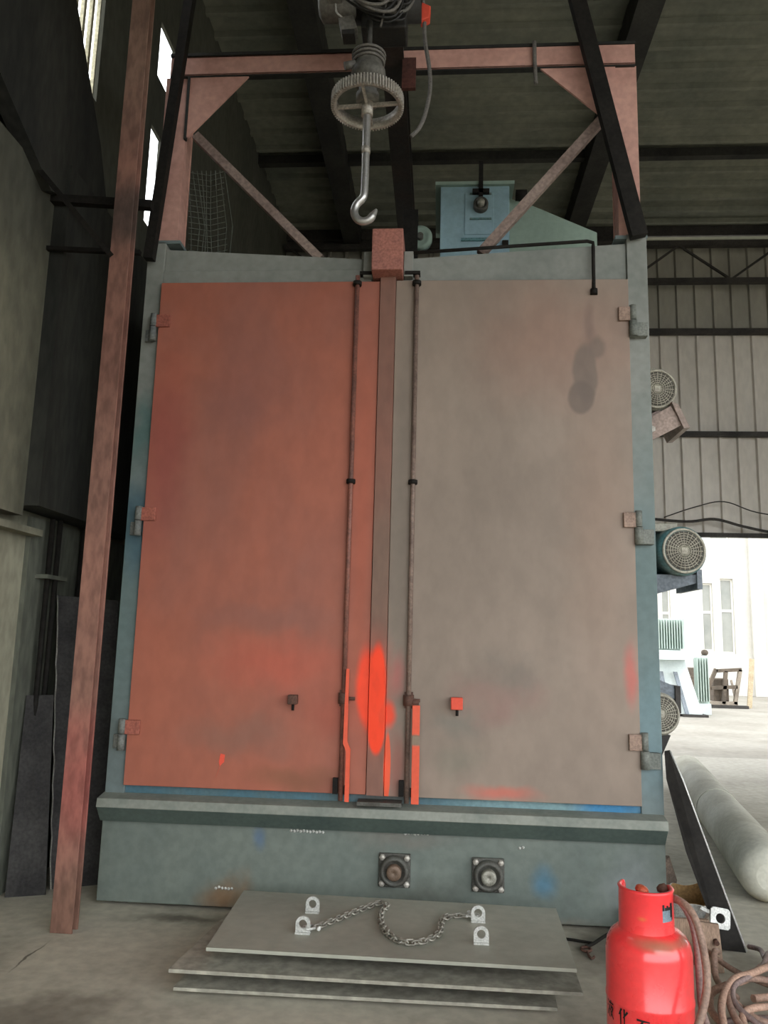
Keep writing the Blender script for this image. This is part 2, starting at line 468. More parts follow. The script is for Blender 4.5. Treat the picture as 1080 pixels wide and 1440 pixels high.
# ================================================================== THE HALL
ROOF_Z, BACK_Y, FRONT_Y, LEFT_X, RIGHT_X = 8.0, 7.0, -7.0, -2.14, 10.0
setting('floor', MB().box(-2.4, RIGHT_X + 0.3, FRONT_Y, BACK_Y + 0.2, -0.2, 0), 'concrete')
setting('trim_1', MB().box(-60, 80, -70, FRONT_Y, -0.3, -0.004).box(-60, 80, BACK_Y + 0.2, 120, -0.3, -0.004)
        .box(-60, -2.4, FRONT_Y, BACK_Y + 0.2, -0.3, -0.004).box(RIGHT_X + 0.3, 80, FRONT_Y, BACK_Y + 0.2, -0.3, -0.004), 'ground')

# left wall: masonry with two high slots and a tall light opening
wl = MB()
X0, X1 = LEFT_X - 0.03, LEFT_X
holes = [(-0.75, 0.36, 5.3, 7.4), (1.36, 1.60, 4.95, 5.85), (1.40, 1.76, 6.35, 6.88)]
ys = sorted({FRONT_Y, BACK_Y + 0.2, *[h[0] for h in holes], *[h[1] for h in holes]})
for ya, yb in zip(ys[:-1], ys[1:]):
    cuts = sorted((h[2], h[3]) for h in holes if h[0] <= ya + 1e-6 and h[1] >= yb - 1e-6)
    z = 0.0
    for c0, c1 in cuts:
        wl.box(X0, X1, ya, yb, z, c0)
        z = c1
    wl.box(X0, X1, ya, yb, z, ROOF_Z)
wall_left = setting('wall_left', wl, 'soot_shade_wall')
MB().box(LEFT_X - 0.02, LEFT_X + 0.10, -3.0, -0.24, 2.17, 4.25).build('wall_panel', 'soot_shade_wall', wall_left)
MB().box(LEFT_X - 0.02, LEFT_X + 0.19, -0.24, 1.3, 2.23, 4.4).build('wall_panel', 'soot_shade_panel', wall_left)
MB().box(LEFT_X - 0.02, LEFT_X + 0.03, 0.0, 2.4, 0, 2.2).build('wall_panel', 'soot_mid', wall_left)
MB().box(LEFT_X - 0.02, LEFT_X + 0.09, -2.6, 0.03, 2.08, 2.12).build('wall_rail', 'soot_shade_wall', wall_left)

win = setting('window_1')
for i in range(10):
    y = -0.68 + i * 0.115
    MB().box(LEFT_X - 0.06, LEFT_X - 0.032, y, y + 0.035, 5.3, 7.4).build('bar', 'translucent', win)

# back wall: corrugated sheets above a wide loading opening
wb = setting('wall_back')
PITCH_R = 0.27


def ribbed_sheet(u0_, u1_, z0, z1, y):
    mb = MB()
    pts = []
    n = round((u1_ - u0_) / PITCH_R)
    for i in range(n):
        x = u0_ + i * PITCH_R
        pts += [(x, 0), (x + 0.195, 0), (x + 0.207, -0.05), (x + 0.247, -0.05), (x + 0.259, 0)]
    pts.append((u1_, 0))
    vs = [(x, y + d, z) for z in (z0, z1) for x, d in pts]
    m = len(pts)
    mb.add(vs, [(i, i + 1, i + 1 + m, i + m) for i in range(m - 1)])
    vs2 = [(u0_, y + 0.012, z0), (u1_, y + 0.012, z0), (u1_, y + 0.012, z1), (u0_, y + 0.012, z1)]
    mb.add(vs2, [(0, 1, 2, 3)])
    return mb


tiers = [(3.14, 4.66, 0.0), (4.64, 6.25, -0.008), (6.23, 7.70, -0.016)]
nx = 15
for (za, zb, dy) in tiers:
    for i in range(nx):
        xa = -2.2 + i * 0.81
        ribbed_sheet(xa, xa + 0.81, za, zb, BACK_Y + dy).build('cladding_sheet', 'cladding_shaded' if za > 6 else 'cladding', wb)
for i in range(4):                                            # closed bay behind the chamber
    xa = -2.2 + i * 0.81
    ribbed_sheet(xa, xa + 0.81, 0, 3.16, BACK_Y + 0.01).build('cladding_sheet', 'cladding', wb)
for z, h in ((3.13, 0.06), (4.63, 0.07), (6.22, 0.08)):
    MB().box(-2.2, RIGHT_X, BACK_Y - 0.15, BACK_Y - 0.06, z - h / 2, z + h / 2).build('girt', 'girt', wb)
MB().box(-2.3, RIGHT_X, BACK_Y - 0.02, BACK_Y + 0.02, 7.83, ROOF_Z).build('eaves_panel', 'girt', wb)
MB().box(-2.3, 3.2, BACK_Y + 0.02, BACK_Y + 0.05, 7.6, 7.9).build('eaves_panel', 'girt', wb)
tr = thing('roof_truss', 'dark steel lattice girder along the top of the ribbed back wall', 'truss', (4.0, 6.6, 7.05))
MB().box(-2.1, RIGHT_X, 6.62, 6.72, 7.48, 7.56).build('top_chord', 'girt', tr)
MB().box(-2.1, RIGHT_X, 6.62, 6.72, 6.89, 6.96).build('bottom_chord', 'girt', tr)
for i in range(16):
    xa = -2.0 + i * 0.74
    a, b = (6.95, 7.50) if i % 2 else (7.50, 6.95)
    MB().bar((xa, 6.67, a), (xa + 0.74, 6.67, b), 0.03, 0.03).build('lattice_bar', 'girt', tr)

# unseen right and front walls, their openings shaped for the daylight, then the roof
setting('wall_right', MB().box(RIGHT_X, RIGHT_X + 0.2, -2.0, BACK_Y, 0, ROOF_Z).box(RIGHT_X, RIGHT_X + 0.2, FRONT_Y, -2.0, 5.6, ROOF_Z), 'cladding')
setting('wall_front_unseen', MB().box(-2.4, 1.6, FRONT_Y - 0.1, FRONT_Y + 0.1, 3.3, ROOF_Z).box(1.6, RIGHT_X, FRONT_Y - 0.1, FRONT_Y + 0.1, 6.0, ROOF_Z)
        .box(-2.4, -1.6, FRONT_Y - 0.1, FRONT_Y + 0.1, 0, 3.3), 'soot_shade_wall')  # unseen front wall, added with a stepped header to darken the upper left
ceil = setting('ceiling')
RP = 0.33


def roof_sheet(xa, xb, y0, n):
    mb = MB()
    pts = []
    for i in range(n):
        y = y0 + i * RP
        pts += [(y, 0), (y + 0.235, 0), (y + 0.25, -0.06), (y + 0.305, -0.06), (y + 0.32, 0)]
    pts.append((y0 + n * RP, 0))
    m = len(pts)
    zz = lambda x: ROOF_Z
    vs = [(x, y, zz(x) + d) for x in (xa, xb) for y, d in pts]
    mb.add(vs, [(i, i + 1, i + 1 + m, i + m) for i in range(m - 1)])
    y1 = y0 + n * RP
    mb.add([(xa, y0, zz(xa) + .03), (xb, y0, zz(xb) + .03), (xb, y1, zz(xb) + .03), (xa, y1, zz(xa) + .03)], [(0, 1, 2, 3)])
    return mb


for j in range(15):
    ya = FRONT_Y + j * 3 * RP
    for xa, xb in ((-2.4, 3.9), (3.9, 10.2)):
        roof_sheet(xa, xb, ya, 3).build('roof_sheet', 'roof', ceil)
for x in (-1.05, 2.35, 5.6, 8.5):
    MB().box(x - 0.13, x + 0.13, FRONT_Y, BACK_Y - 0.1, ROOF_Z - 0.36, ROOF_Z - 0.04).build('rafter', 'purlin', ceil)
for y in (-5.5, -3.0, 5.0):
    MB().box(-2.14, RIGHT_X, y - 0.05, y + 0.05, ROOF_Z - 0.16, ROOF_Z - 0.042).build('purlin', 'purlin', ceil)

# ================================================================== SHOT BLAST CHAMBER
XL, XR, ZT, DEP = -1.511, 1.633, 4.01, 3.0
ZB, ZD, DL, DR = 0.653, 3.704, -1.392, 1.507
ch = thing('blast_chamber', 'tall steel blasting chamber with red left and brown right double doors', 'machine', (0, 0, 0))
MB().box(XL + 0.05, XL + 0.11, 0.06, DEP, 0.02, 3.9).box(XR - 0.11, XR - 0.05, 0.06, DEP, 0.02, 3.9) \
    .box(XL + 0.05, XR - 0.05, DEP - 0.06, DEP, 0.02, 3.9).box(XL + 0.11, XR - 0.11, 0.06, DEP - 0.06, 3.82, 3.88) \
    .build('body_shell', 'chamber', ch)
MB().box(XL, DL - 0.004, -0.01, 0.16, 0.60, 4.005).build('frame_post', 'chamber', ch, 0.004)
MB().box(DR + 0.004, XR, -0.01, 0.16, 0.60, 4.02).build('frame_post', 'chamber', ch, 0.004)
# head beams, each with a lower lip
MB().prism([(DL - 0.003, 0.005, 3.80), (-0.06, 0.005, 3.80), (-0.06, 0.005, 3.875), (DL - 0.003, 0.005, 3.955)], (0, 0.1, 0)) \
    .box(DL - 0.003, -0.06, -0.012, 0.1, 3.712, 3.80).build('head_beam', 'chamber', ch, 0.003)
MB().prism([(0.13, 0.005, 3.72), (DR + 0.003, 0.005, 3.72), (DR + 0.003, 0.005, 3.965), (0.13, 0.005, 3.875)], (0, 0.1, 0)) \
    .build('head_beam', 'chamber', ch, 0.003)
MB().box(XL, XR, -0.012, 0.2, 0.02, 0.56).build('base_panel', 'base', ch, 0.004)
MB().box(XL + 0.02, XR - 0.01, 0.004, 0.12, 0.56, ZB + 0.005).build('sill_plate', 'sill', ch)
MB().prism([(XL - 0.005, 0.0, 0.606), (XL - 0.005, -0.10, 0.588), (XL - 0.005, -0.108, 0.540), (XL - 0.005, -0.095, 0.540), (XL - 0.005, 0.0, 0.58)], (XR - XL, 0, 0)) \
    .build('ledge_angle', 'ledge_top', ch, 0.003)
MB().prism([(XL - 0.003, -0.104, 0.539), (XL - 0.003, -0.04, 0.455), (XL - 0.003, -0.012, 0.455), (XL - 0.003, -0.012, 0.539)], (XR - XL - 0.004, 0, 0)) \
    .build('ledge_skirt', 'ledge', ch, 0.003)
MB().box(-0.05, 0.14, -0.16, 0.1, 3.725, 3.995).build('track_block', 'post_block', ch, 0.006)
MB().box(-0.11, -0.052, -0.05, 0.05, 3.735, 3.90).build('cheek_plate', 'chamber', ch, 0.003)
MB().box(0.142, 0.20, -0.05, 0.05, 3.735, 3.90).build('cheek_plate', 'chamber', ch, 0.003)
MB().box(-0.13, -0.055, -0.06, -0.01, 3.745, 3.765).build('stop_pin', 'black_steel', ch)
MB().box(0.15, 0.245, -0.06, -0.01, 3.745, 3.765).build('stop_pin', 'black_steel', ch)
MB().tube([(0.13, -0.03, 3.895), (0.7, -0.03, 3.93), (1.27, -0.03, 3.965), (1.305, -0.03, 3.955), (1.305, -0.03, 3.93),
           (1.30, -0.05, 3.62)], 0.011, 8).build('seal_rod', 'black_steel', ch)
MB().cyl((1.30, -0.052, 3.605), (1.30, -0.052, 3.64), 0.022, n=10).build('rod_foot', 'black_steel', ch)
MB().prism([(-0.045, -0.115, 0.607), (0.20, -0.115, 0.607), (0.20, -0.015, 0.607), (-0.045, -0.015, 0.607)], (0, 0, 0.02)) \
    .build('threshold_plate', 'bearing', ch)
# weld beads on the base
for bx, bz, bl in ((-0.42, 0.44, 0.2), (0.22, 0.452, 0.16), (0.85, 0.40, 0.05), (-0.83, 0.12, 0.12), (0.86, 0.06, 0.06)):
    mb = MB()
    for k in range(int(bl / 0.018)):
        mb.lathe([(0, 0.008), (0.006, 0.006), (0.009, 0)], (bx + k * 0.018, -0.012, bz + random.uniform(-.004, .004)), (0, -1, 0), 6)
    mb.build('weld_bead', 'lug', ch)['kind'] = 'stuff'

# flange bearings
for k, (bx, bz, sm) in enumerate(((0.166, 0.258, 'shaft_brown'), (0.678, 0.256, 'shaft_grey'))):
    fb = MB().box(bx - 0.088, bx + 0.088, -0.032, -0.012, bz - 0.088, bz + 0.088).build('flange_bearing', 'bearing', ch, 0.006)
    MB().lathe([(0.082, 0), (0.080, 0.026), (0.070, 0.036), (0.058, 0.036), (0.054, 0.020), (0, 0.020)], (bx, -0.032, bz), (0, -1, 0), 32) \
        .build('bearing_ring', 'bearing', fb)
    MB().lathe([(0.041, 0), (0.041, 0.046), (0.036, 0.051), (0.010, 0.051), (0.004, 0.046), (0, 0.046)], (bx, -0.04, bz), (0, -1, 0), 28) \
        .build('shaft_end', sm, fb)
    for sx in (-1, 1):
        for sz in (-1, 1):
            MB().lathe([(0.017, 0), (0.017, 0.012), (0.013, 0.016), (0, 0.017)], (bx + sx * 0.068, -0.032, bz + sz * 0.068), (0, -1, 0), 6) \
                .build('bolt', 'gear', fb)

# ------------------------------------------------------------------ doors
YF = -0.045                                                     # door face
dl = MB().box(DL, -0.003, YF, 0.0, ZB, ZD).build('door', 'door_left', ch, 0.003)
dl['label'] = 'red oxide painted left door leaf'
dr = MB().box(0.098, DR, YF, 0.0, ZB - 0.004, ZD + 0.004).build('door', 'door_right', ch, 0.003)
dr['label'] = 'dusty brown right door leaf'
ms = MB().prism([(0.001, YF - 0.012, ZB), (0.094, YF - 0.020, ZB), (0.097, YF + 0.01, ZB), (0.001, YF + 0.01, ZB)], (0, 0, ZD + 0.02 - ZB)) \
    .build('meeting_strip', 'strip', dr)
ms['label'] = 'reddish strip over the door joint with bright orange spray'


def lock_rod(door, x, mname, side):
    y = YF - 0.020
    MB().tube([(x, y, 0.62), (x, y, 3.73)], 0.014, 12).build('lock_rod', mname, door)
    for z in (3.68, 2.43):
        MB().cyl((x, y, z - 0.012), (x, y, z + 0.012), 0.027, n=14).build('rod_collar', 'black_steel', door)
        MB().box(x - 0.02, x + 0.02, YF - 0.018, YF - 0.001, z - 0.014, z + 0.014).build('rod_bracket', 'black_steel', door)
    MB().cyl((x, y, 1.145), (x, y, 1.205), 0.030, n=14).build('rod_sleeve', 'rust', door)
    MB().box(x - 0.024, x + 0.024, YF - 0.02, YF - 0.001, 1.13, 1.22).build('rod_bracket', 'rust', door)
    MB().box(x - 0.045, x - 0.018, YF - 0.03, YF - 0.001, 0.655, 0.74).build('rod_guide', 'black_steel', door)
    MB().box(x + 0.018, x + 0.036, YF - 0.03, YF - 0.001, 0.655, 0.70).build('rod_guide', 'black_steel', door)
    MB().cyl((x + 0.01, y - 0.005, 1.175), (x + 0.065, y - 0.005, 1.175), 0.010, n=8).build('pivot_pin', 'rust', door)


lock_rod(dl, -0.142, 'rod', -1)
lock_rod(dr, 0.226, 'rod_brown', 1)
# levers hanging beside the rods
lv = MB()
yl = YF - 0.05
lv.prism([(-0.128, yl, 1.34), (-0.112, yl, 1.34), (-0.112, yl, 1.12), (-0.110, yl, 0.94), (-0.092, yl, 0.90), (-0.092, yl, 0.62),
          (-0.116, yl, 0.62), (-0.116, yl, 0.89), (-0.134, yl, 0.93), (-0.132, yl, 1.12)], (0, 0.012, 0))
lv.build('lever_bar', 'lever', dl)['label'] = 'pinkish orange cranked lever bar'
lv = MB()
lv.box(0.250, 0.292, yl, yl + 0.014, 0.985, 1.15).box(0.252, 0.294, yl - 0.02, yl - 0.006, 0.625, 0.94)
lv.prism([(0.250, yl, 0.985), (0.250, yl - 0.02, 0.94), (0.250, yl - 0.006, 0.94), (0.250, yl + 0.014, 0.985)], (0.043, 0, 0))
lv.build('lever_bar', 'lever', dr, 0.002)['label'] = 'flat orange lever bar with a bare grey band'
MB().cyl((0.23, yl + 0.02, 1.165), (0.285, yl + 0.02, 1.165), 0.014, n=10).build('pivot_pin', 'rust', dr)
# small boxes with a hanging bolt
for d, x, z, bm_, s in ((dl, -0.431, 1.160, 'rust', 0.026), (dr, 0.497, 1.166, 'orange', 0.033)):
    bx = MB().box(x - s, x + s, YF - 0.055, YF, z - s, z + s).build('latch_box', bm_, d, 0.004)
    bx['label'] = 'orange latch box' if bm_ == 'orange' else 'rusty latch box'
    MB().cyl((x + 0.002, YF - 0.03, z - s - 0.034), (x + 0.002, YF - 0.03, z - s + 0.002), 0.008, n=8).build('bolt', 'black_steel', d)
# orange paint drip with a runny tail on the left door is in the paint below
MB().prism([(-0.86, YF - 0.002, 0.71), (-0.835, YF - 0.002, 0.78), (-0.815, YF - 0.002, 0.80), (-0.812, YF - 0.002, 0.84), (-0.838, YF - 0.002, 0.845),
            (-0.845, YF - 0.002, 0.80), (-0.838, YF - 0.002, 0.775)], (0, 0.003, 0)).build('paint_drip', 'orange', dl)


def hinge(door, z, side):
    if side < 0:
        xb = DL - 0.028
        MB().cyl((xb, YF - 0.01, z - 0.09), (xb, YF - 0.01, z + 0.0), 0.021, n=14).build('hinge_barrel', 'hinge_l', door)
        MB().cyl((xb, YF - 0.01, z + 0.004), (xb, YF - 0.01, z + 0.085), 0.021, n=14).build('hinge_barrel', 'hinge_l', door)
        MB().box(xb + 0.012, xb + 0.105, YF - 0.018, YF - 0.001, z, z + 0.08).build('hinge_leaf', 'hinge_leaf_l', door, 0.003)
        MB().box(xb - 0.06, xb - 0.012, YF + 0.02, -0.008, z - 0.085, z - 0.005).build('hinge_leaf', 'hinge_l', door, 0.003)
    else:
        xb = DR + 0.02
        MB().cyl((xb, YF - 0.012, z - 0.10), (xb, YF - 0.012, z - 0.002), 0.024, n=14).build('hinge_barrel', 'hinge_r', door)
        MB().cyl((xb, YF - 0.012, z + 0.002), (xb, YF - 0.012, z + 0.095), 0.020, n=14).build('hinge_barrel', 'hinge_r', door)
        MB().box(xb - 0.085, xb - 0.012, YF - 0.02, YF - 0.001, z - 0.002, z + 0.085).build('hinge_leaf', 'hinge_leaf_r', door, 0.003)
        MB().box(xb + 0.012, xb + 0.085, YF - 0.014, -0.008, z - 0.098, z - 0.012).build('hinge_leaf', 'hinge_r', door, 0.003)


for z in (3.405, 2.178, 0.935):
    hinge(dl, z, -1)
for z in (3.437, 2.183, 0.945):
    hinge(dr, z, 1)

# ------------------------------------------------------------------ red gantry frame over the chamber
ga = thing('gantry_frame', 'faded red steel portal frame standing on the chamber roof', 'frame', (0.06, 0.1, 4.0))


def channel_x(xa, xb, z0, z1, y0, y1):
    return MB().box(xa, xb, y0, y0 + 0.012, z0, z1).box(xa, xb, y0, y1, z0, z0 + 0.012).box(xa, xb, y0, y1, z1 - 0.012, z1)


channel_x(-1.46, -0.03, 5.205, 5.345, 0.0, 0.04).build('beam', 'gantry', ga, 0.003)
channel_x(0.10, 1.60, 5.205, 5.355, 0.0, 0.04).build('beam', 'gantry', ga, 0.003)
MB().box(-1.46, -0.03, 0.004, 0.045, 5.196, 5.206).box(0.10, 1.60, 0.004, 0.045, 5.196, 5.206).build('beam_flange', 'purlin', ga)
MB().box(-1.465, 1.605, -0.008, 0.12, 5.347, 5.367).build('beam_cap', 'purlin', ga)
for s, xa, xb in ((-1, -1.49, -1.335), (1, 1.475, 1.61)):
    mb = MB().box(xa, xb, 0.02, 0.034, 4.0, 5.205).box(xa, xb, 0.16, 0.174, 4.0, 5.205)
    xm = xb - 0.012 if s < 0 else xa + 0.012
    mb.box(xm - 0.008, xm + 0.008, 0.034, 0.16, 4.0, 5.205)
    mb.build('post', 'gantry', ga, 0.002)
    MB().box(xa - 0.03, xb + 0.03, -0.01, 0.2, 3.99, 4.012).build('foot_plate', 'chamber', ga)
MB().prism([(-1.335, 0.01, 5.203), (-0.92, 0.01, 5.203), (-1.31, 0.01, 4.76), (-1.335, 0.01, 4.76)], (0, 0.014, 0)).build('gusset', 'gantry', ga)
MB().prism([(1.475, 0.01, 5.203), (0.99, 0.01, 5.203), (1.43, 0.01, 4.80), (1.475, 0.01, 4.80)], (0, 0.014, 0)).build('gusset', 'gantry', ga)
MB().box(-1.338, -1.322, 0.0, 0.03, 4.74, 5.2).build('stiffener', 'purlin', ga)
MB().bar((-1.27, 0.05, 4.79), (-0.40, 0.05, 3.90), 0.055, 0.05).build('brace', 'brace', ga)
MB().bar((1.42, 0.05, 4.88), (0.62, 0.05, 3.93), 0.06, 0.05).build('brace', 'brace', ga)
MB().box(0.10, 0.19, -0.03, 0.0, 5.05, 5.27).build('hanger_plate', 'rail_stub', ga)

# dark struts up to the roof
st = MB().bar((1.572, -0.07, 3.97), (0.70, -0.16, 7.96), 0.095, 0.06)
st.solo('roof_strut', 'black_steel', 'wide dark steel strut rising from the right top corner of the chamber', 'strut', (1.585, -0.07, 3.9), 'roof struts')
st = MB().bar((-1.475, -0.07, 3.85), (-1.13, -0.16, 7.96), 0.06, 0.06)
st.solo('roof_strut', 'black_steel', 'narrow dark steel strut rising from the left top corner of the chamber', 'strut', (-1.475, -0.07, 3.85), 'roof struts')

# wire mesh behind the left post
mb = MB()
nn = 9
for i in range(nn):
    x = -1.34 + 0.26 * i / (nn - 1)
    mb.tube([(x, 0.32, 3.90), (x - 0.02 + 0.03 * math.sin(i), 0.34, 4.3), (x - 0.07, 0.33, 4.72)], 0.003, 4, False)
for j in range(20):
    z = 3.91 + 0.042 * j
    sh = -0.03 * j / 10
    mb.tube([(-1.35 + sh, 0.325, z), (-1.2 + sh, 0.345, z - 0.015), (-1.07 + sh * 1.5, 0.325, z)], 0.003, 4, False)
o = mb.solo('wire_netting', 'net', 'loose wire netting hanging behind the left gantry post', 'netting', (-1.2, 0.33, 3.9))
o['kind'] = 'stuff'

# blue green machinery on the chamber roof
tm = thing('dust_separator', 'blue green sheet metal separator housing on top of the chamber', 'machine', (0.9, 1.7, 3.88))
MB().box(0.355, 0.93, 1.5, 2.3, 3.88, 5.30).build('housing', 'teal', tm, 0.006)
MB().box(0.31, 0.97, 1.47, 2.35, 5.30, 5.33).build('top_plate', 'teal_green', tm)
MB().prism([(0.93, 1.52, 3.88), (1.65, 1.52, 3.88), (1.65, 1.52, 4.88), (1.10, 1.52, 5.14), (0.93, 1.52, 5.20)], (0, 0.7, 0)).build('sloped_hood', 'teal_green', tm, 0.005)
MB().prism([(0.56, 1.492, 5.23), (0.80, 1.492, 5.23), (0.80, 1.492, 4.86), (0.56, 1.492, 4.86)], (0, 0.01, 0)).build('access_door', 'teal', tm, 0.003)
MB().box(0.53, 0.83, 1.482, 1.494, 4.80, 4.825).build('door_rail', 'motor', tm)
MB().lathe([(0.062, 0), (0.062, 0.05), (0.045, 0.06), (0.040, 0.03), (0, 0.03)], (0.69, 1.492, 5.11), (0, -1, 0), 24).build('bearing_hub', 'bearing', tm)
MB().lathe([(0.03, 0), (0.03, 0.08), (0, 0.085)], (0.69, 1.492, 5.11), (0, -1, 0), 16).build('shaft_end', 'shaft_grey', tm)
MB().box(0.60, 0.78, 1.482, 1.494, 4.99, 5.005).box(0.60, 0.78, 1.482, 1.494, 5.215, 5.23).build('take_up_rail', 'motor', tm)
MB().box(0.672, 0.708, 1.45, 1.48, 5.18, 5.50).build('take_up_screw', 'black_steel', tm)
MB().box(0.62, 0.76, 1.45, 1.49, 5.215, 5.25).build('screw_nut', 'black_steel', tm)
MB().cyl((0.98, 1.48, 5.20), (1.07, 1.48, 5.20), 0.045, n=12).build('damper_knob', 'black_steel', tm)
MB().box(0.87, 0.92, 1.48, 1.51, 4.74, 4.80).build('latch', 'black_steel', tm)

pl = thing('pulley_wheel', 'small grey green pulley disc standing behind the door top', 'pulley', (0.19, 1.5, 3.88))
MB().lathe([(0.0, -0.02), (0.055, -0.02), (0.07, -0.035), (0.10, -0.035), (0.10, 0.035), (0.07, 0.035), (0.055, 0.02), (0, 0.02)], (0.19, 1.5, 4.83), (0, -1, 0), 32).build('rim', 'teal_green', pl)
MB().cyl((0.19, 1.44, 4.83), (0.19, 1.56, 4.83), 0.028, n=14).build('hub', 'bearing', pl)
MB().box(0.05, 0.17, 1.42, 1.56, 3.88, 5.05).build('stand', 'black_steel', pl)

# ================================================================== HOIST
rl = thing('monorail', 'dark steel monorail beam running through the middle of the gantry', 'rail', (0.035, 0, 5.3))
MB().box(-0.04, 0.11, -4.5, 2.8, 5.26, 5.285).box(-0.04, 0.11, -4.5, 2.8, 5.50, 5.525).box(0.028, 0.042, -4.5, 2.8, 5.285, 5.50).build('beam', 'rail', rl)
MB().box(0.0, 0.07, 2.72, 2.78, 3.88, 5.26).build('rail_post', 'rail', rl)
MB().box(0.0, 0.07, -4.3, -4.2, 5.525, ROOF_Z - 0.1).build('hanger', 'rail', rl)
MB().box(0.0, 0.07, 1.0, 1.08, 5.525, ROOF_Z - 0.05).build('hanger', 'rail', rl)

HY = -0.62
ho = thing('electric_hoist', 'dark electric chain hoist trolley wrapped in loose cables under the monorail', 'hoist', (0.0, HY, 5.0))
MB().box(-0.11, -0.05, HY - 0.16, HY + 0.16, 5.22, 5.46).box(0.12, 0.18, HY - 0.16, HY + 0.16, 5.22, 5.46).box(-0.11, 0.18, HY - 0.12, HY + 0.12, 5.205, 5.235).build('trolley_plate', 'hoist_dark', ho, 0.004)
for sx in (-0.045, 0.115):
    for sy in (-0.1, 0.1):
        MB().lathe([(0, -0.02), (0.05, -0.02), (0.05, 0.012), (0.06, 0.016), (0.06, 0.022), (0, 0.022)], (sx + 0.0, HY + sy, 5.335), (1 if sx < 0 else -1, 0, 0), 20).build('trolley_wheel', 'hoist', ho)
MB().cyl((-0.16, HY, 5.13), (0.24, HY, 5.13), 0.10, n=28).build('drum', 'hoist_dark', ho)
MB().lathe([(0, 0), (0.085, 0), (0.095, 0.02), (0.095, 0.2), (0.06, 0.22), (0, 0.22)], (-0.13, HY - 0.02, 5.12), (-1, 0, 0), 24).build('motor', 'hoist', ho)
MB().box(-0.285, -0.205, HY - 0.13, HY - 0.05, 5.06, 5.2).build('control_box', 'hoist', ho, 0.006)
MB().tube(smooth_path([(-0.245, HY - 0.09, 5.07), (-0.235, HY - 0.10, 5.0), (-0.20, HY - 0.09, 4.97), (-0.18, HY - 0.07, 4.95)]), 0.006, 6).build('lead_wire', 'lug', ho)
MB().prism([(-0.225, HY - 0.1, 4.965), (-0.14, HY - 0.1, 4.985), (-0.115, HY - 0.1, 4.90), (-0.205, HY - 0.1, 4.885)], (0, 0.09, 0)).build('limit_switch', 'hoist', ho, 0.005)
MB().box(-0.20, -0.13, HY - 0.1, HY - 0.02, 4.86, 4.888).build('switch_foot', 'hoist_dark', ho)
MB().box(-0.10, 0.16, HY - 0.06, HY + 0.10, 4.93, 5.06).build('gear_case', 'hoist_dark', ho, 0.01)
random.seed(11)
for k in range(12):
    xa = random.uniform(-0.24, -0.12)
    xb = random.uniform(0.16, 0.26)
    za = 5.2 + random.uniform(-0.02, 0.06)
    lowest = random.uniform(4.90, 5.12)
    yy = HY - random.uniform(0.10, 0.2)
    xm = random.uniform(-0.02, 0.12)
    MB().tube(smooth_path([(xa, yy + 0.03, za), (xa + 0.02, yy, (za + lowest) / 2 + 0.02), (xm - 0.08, yy - 0.02, lowest + 0.02), (xm + 0.06, yy - 0.01, lowest + 0.01),
                           (xb - 0.02, yy, (za + lowest) / 2 + 0.03), (xb, yy + 0.04, za)], 5), random.choice((0.007, 0.009, 0.011)), 6) \
        .build('cable_loop', random.choice(('hoist', 'hoist_dark', 'hoist_dark', 'rubber')), ho)
MB().tube([(0.085, HY - 0.15, 5.22), (0.055, HY - 0.16, 5.02), (0.02, HY - 0.13, 4.87)], 0.006, 6).build('lift_rope', 'rubber', ho)

HX, HKY = -0.045, -0.70
hk = thing('lifting_hook', 'long polished steel hook hanging from a toothed gear ring', 'hook', (HX, HKY, 3.75))
# swivel housing
MB().lathe([(0, 0.50), (0.016, 0.50), (0.016, 0.305), (0.05, 0.30), (0.072, 0.285), (0.078, 0.25), (0.078, 0.20), (0.094, 0.185), (0.098, 0.15), (0.088, 0.12), (0.052, 0.11), (0.05, 0.06), (0.064, 0.04), (0.064, -0.01), (0, -0.01)],
           (HX, HKY, 4.45), (0, 0, 1), 32).build('swivel_housing', 'hoist', hk)
for k in range(3):
    MB().tube([(HX + (0.084 + 0.003 * k) * math.cos(a), HKY + (0.084 + 0.003 * k) * math.sin(a), 4.685 + 0.022 * k) for a in [i * math.pi / 14 for i in range(28)]],
              0.008, 6, closed=True).build('rope_turn', 'rubber', hk)
MB().cyl((HX - 0.13, HKY - 0.04, 4.64), (HX - 0.07, HKY - 0.03, 4.66), 0.022, n=12).build('swivel_pin', 'hoist', hk)
# gear ring
RG = 0.188
MB().lathe([(RG, -0.03), (RG, 0.03), (RG - 0.016, 0.03), (RG - 0.016, -0.03), (RG, -0.03)], (HX, HKY, 4.44), (0, 0, 1), 72).build('gear_ring', 'gear', hk)
mb = MB()
NT = 72
for k in range(NT):
    a = 2 * math.pi * k / NT
    m_ = Matrix.Translation((HX, HKY, 4.44)) @ Matrix.Rotation(a, 4, 'Z')
    vs = [m_ @ Vector(p) for p in ((RG - 0.002, -0.0055, -0.03), (RG + 0.014, -0.003, -0.03), (RG + 0.014, 0.003, -0.03), (RG - 0.002, 0.0055, -0.03),
                                   (RG - 0.002, -0.0055, 0.03), (RG + 0.014, -0.003, 0.03), (RG + 0.014, 0.003, 0.03), (RG - 0.002, 0.0055, 0.03))]
    mb.add(vs, [(0, 1, 2, 3), (7, 6, 5, 4), (0, 4, 5, 1), (1, 5, 6, 2), (2, 6, 7, 3)])
mb.build('gear_teeth', 'gear', hk)['kind'] = 'stuff'
for k in range(4):
    a = math.radians(-4 + 90 * k)
    d = Vector((math.cos(a), math.sin(a), 0))
    c = Vector((HX, HKY, 4.425))
    MB().bar(c + d * 0.025, c + d * (RG - 0.018), 0.014, 0.02, (0, 0, 1)).build('spoke', 'gear', hk)
MB().cyl((HX, HKY, 4.36), (HX, HKY, 4.46), 0.032, n=18).build('hub', 'gear', hk)
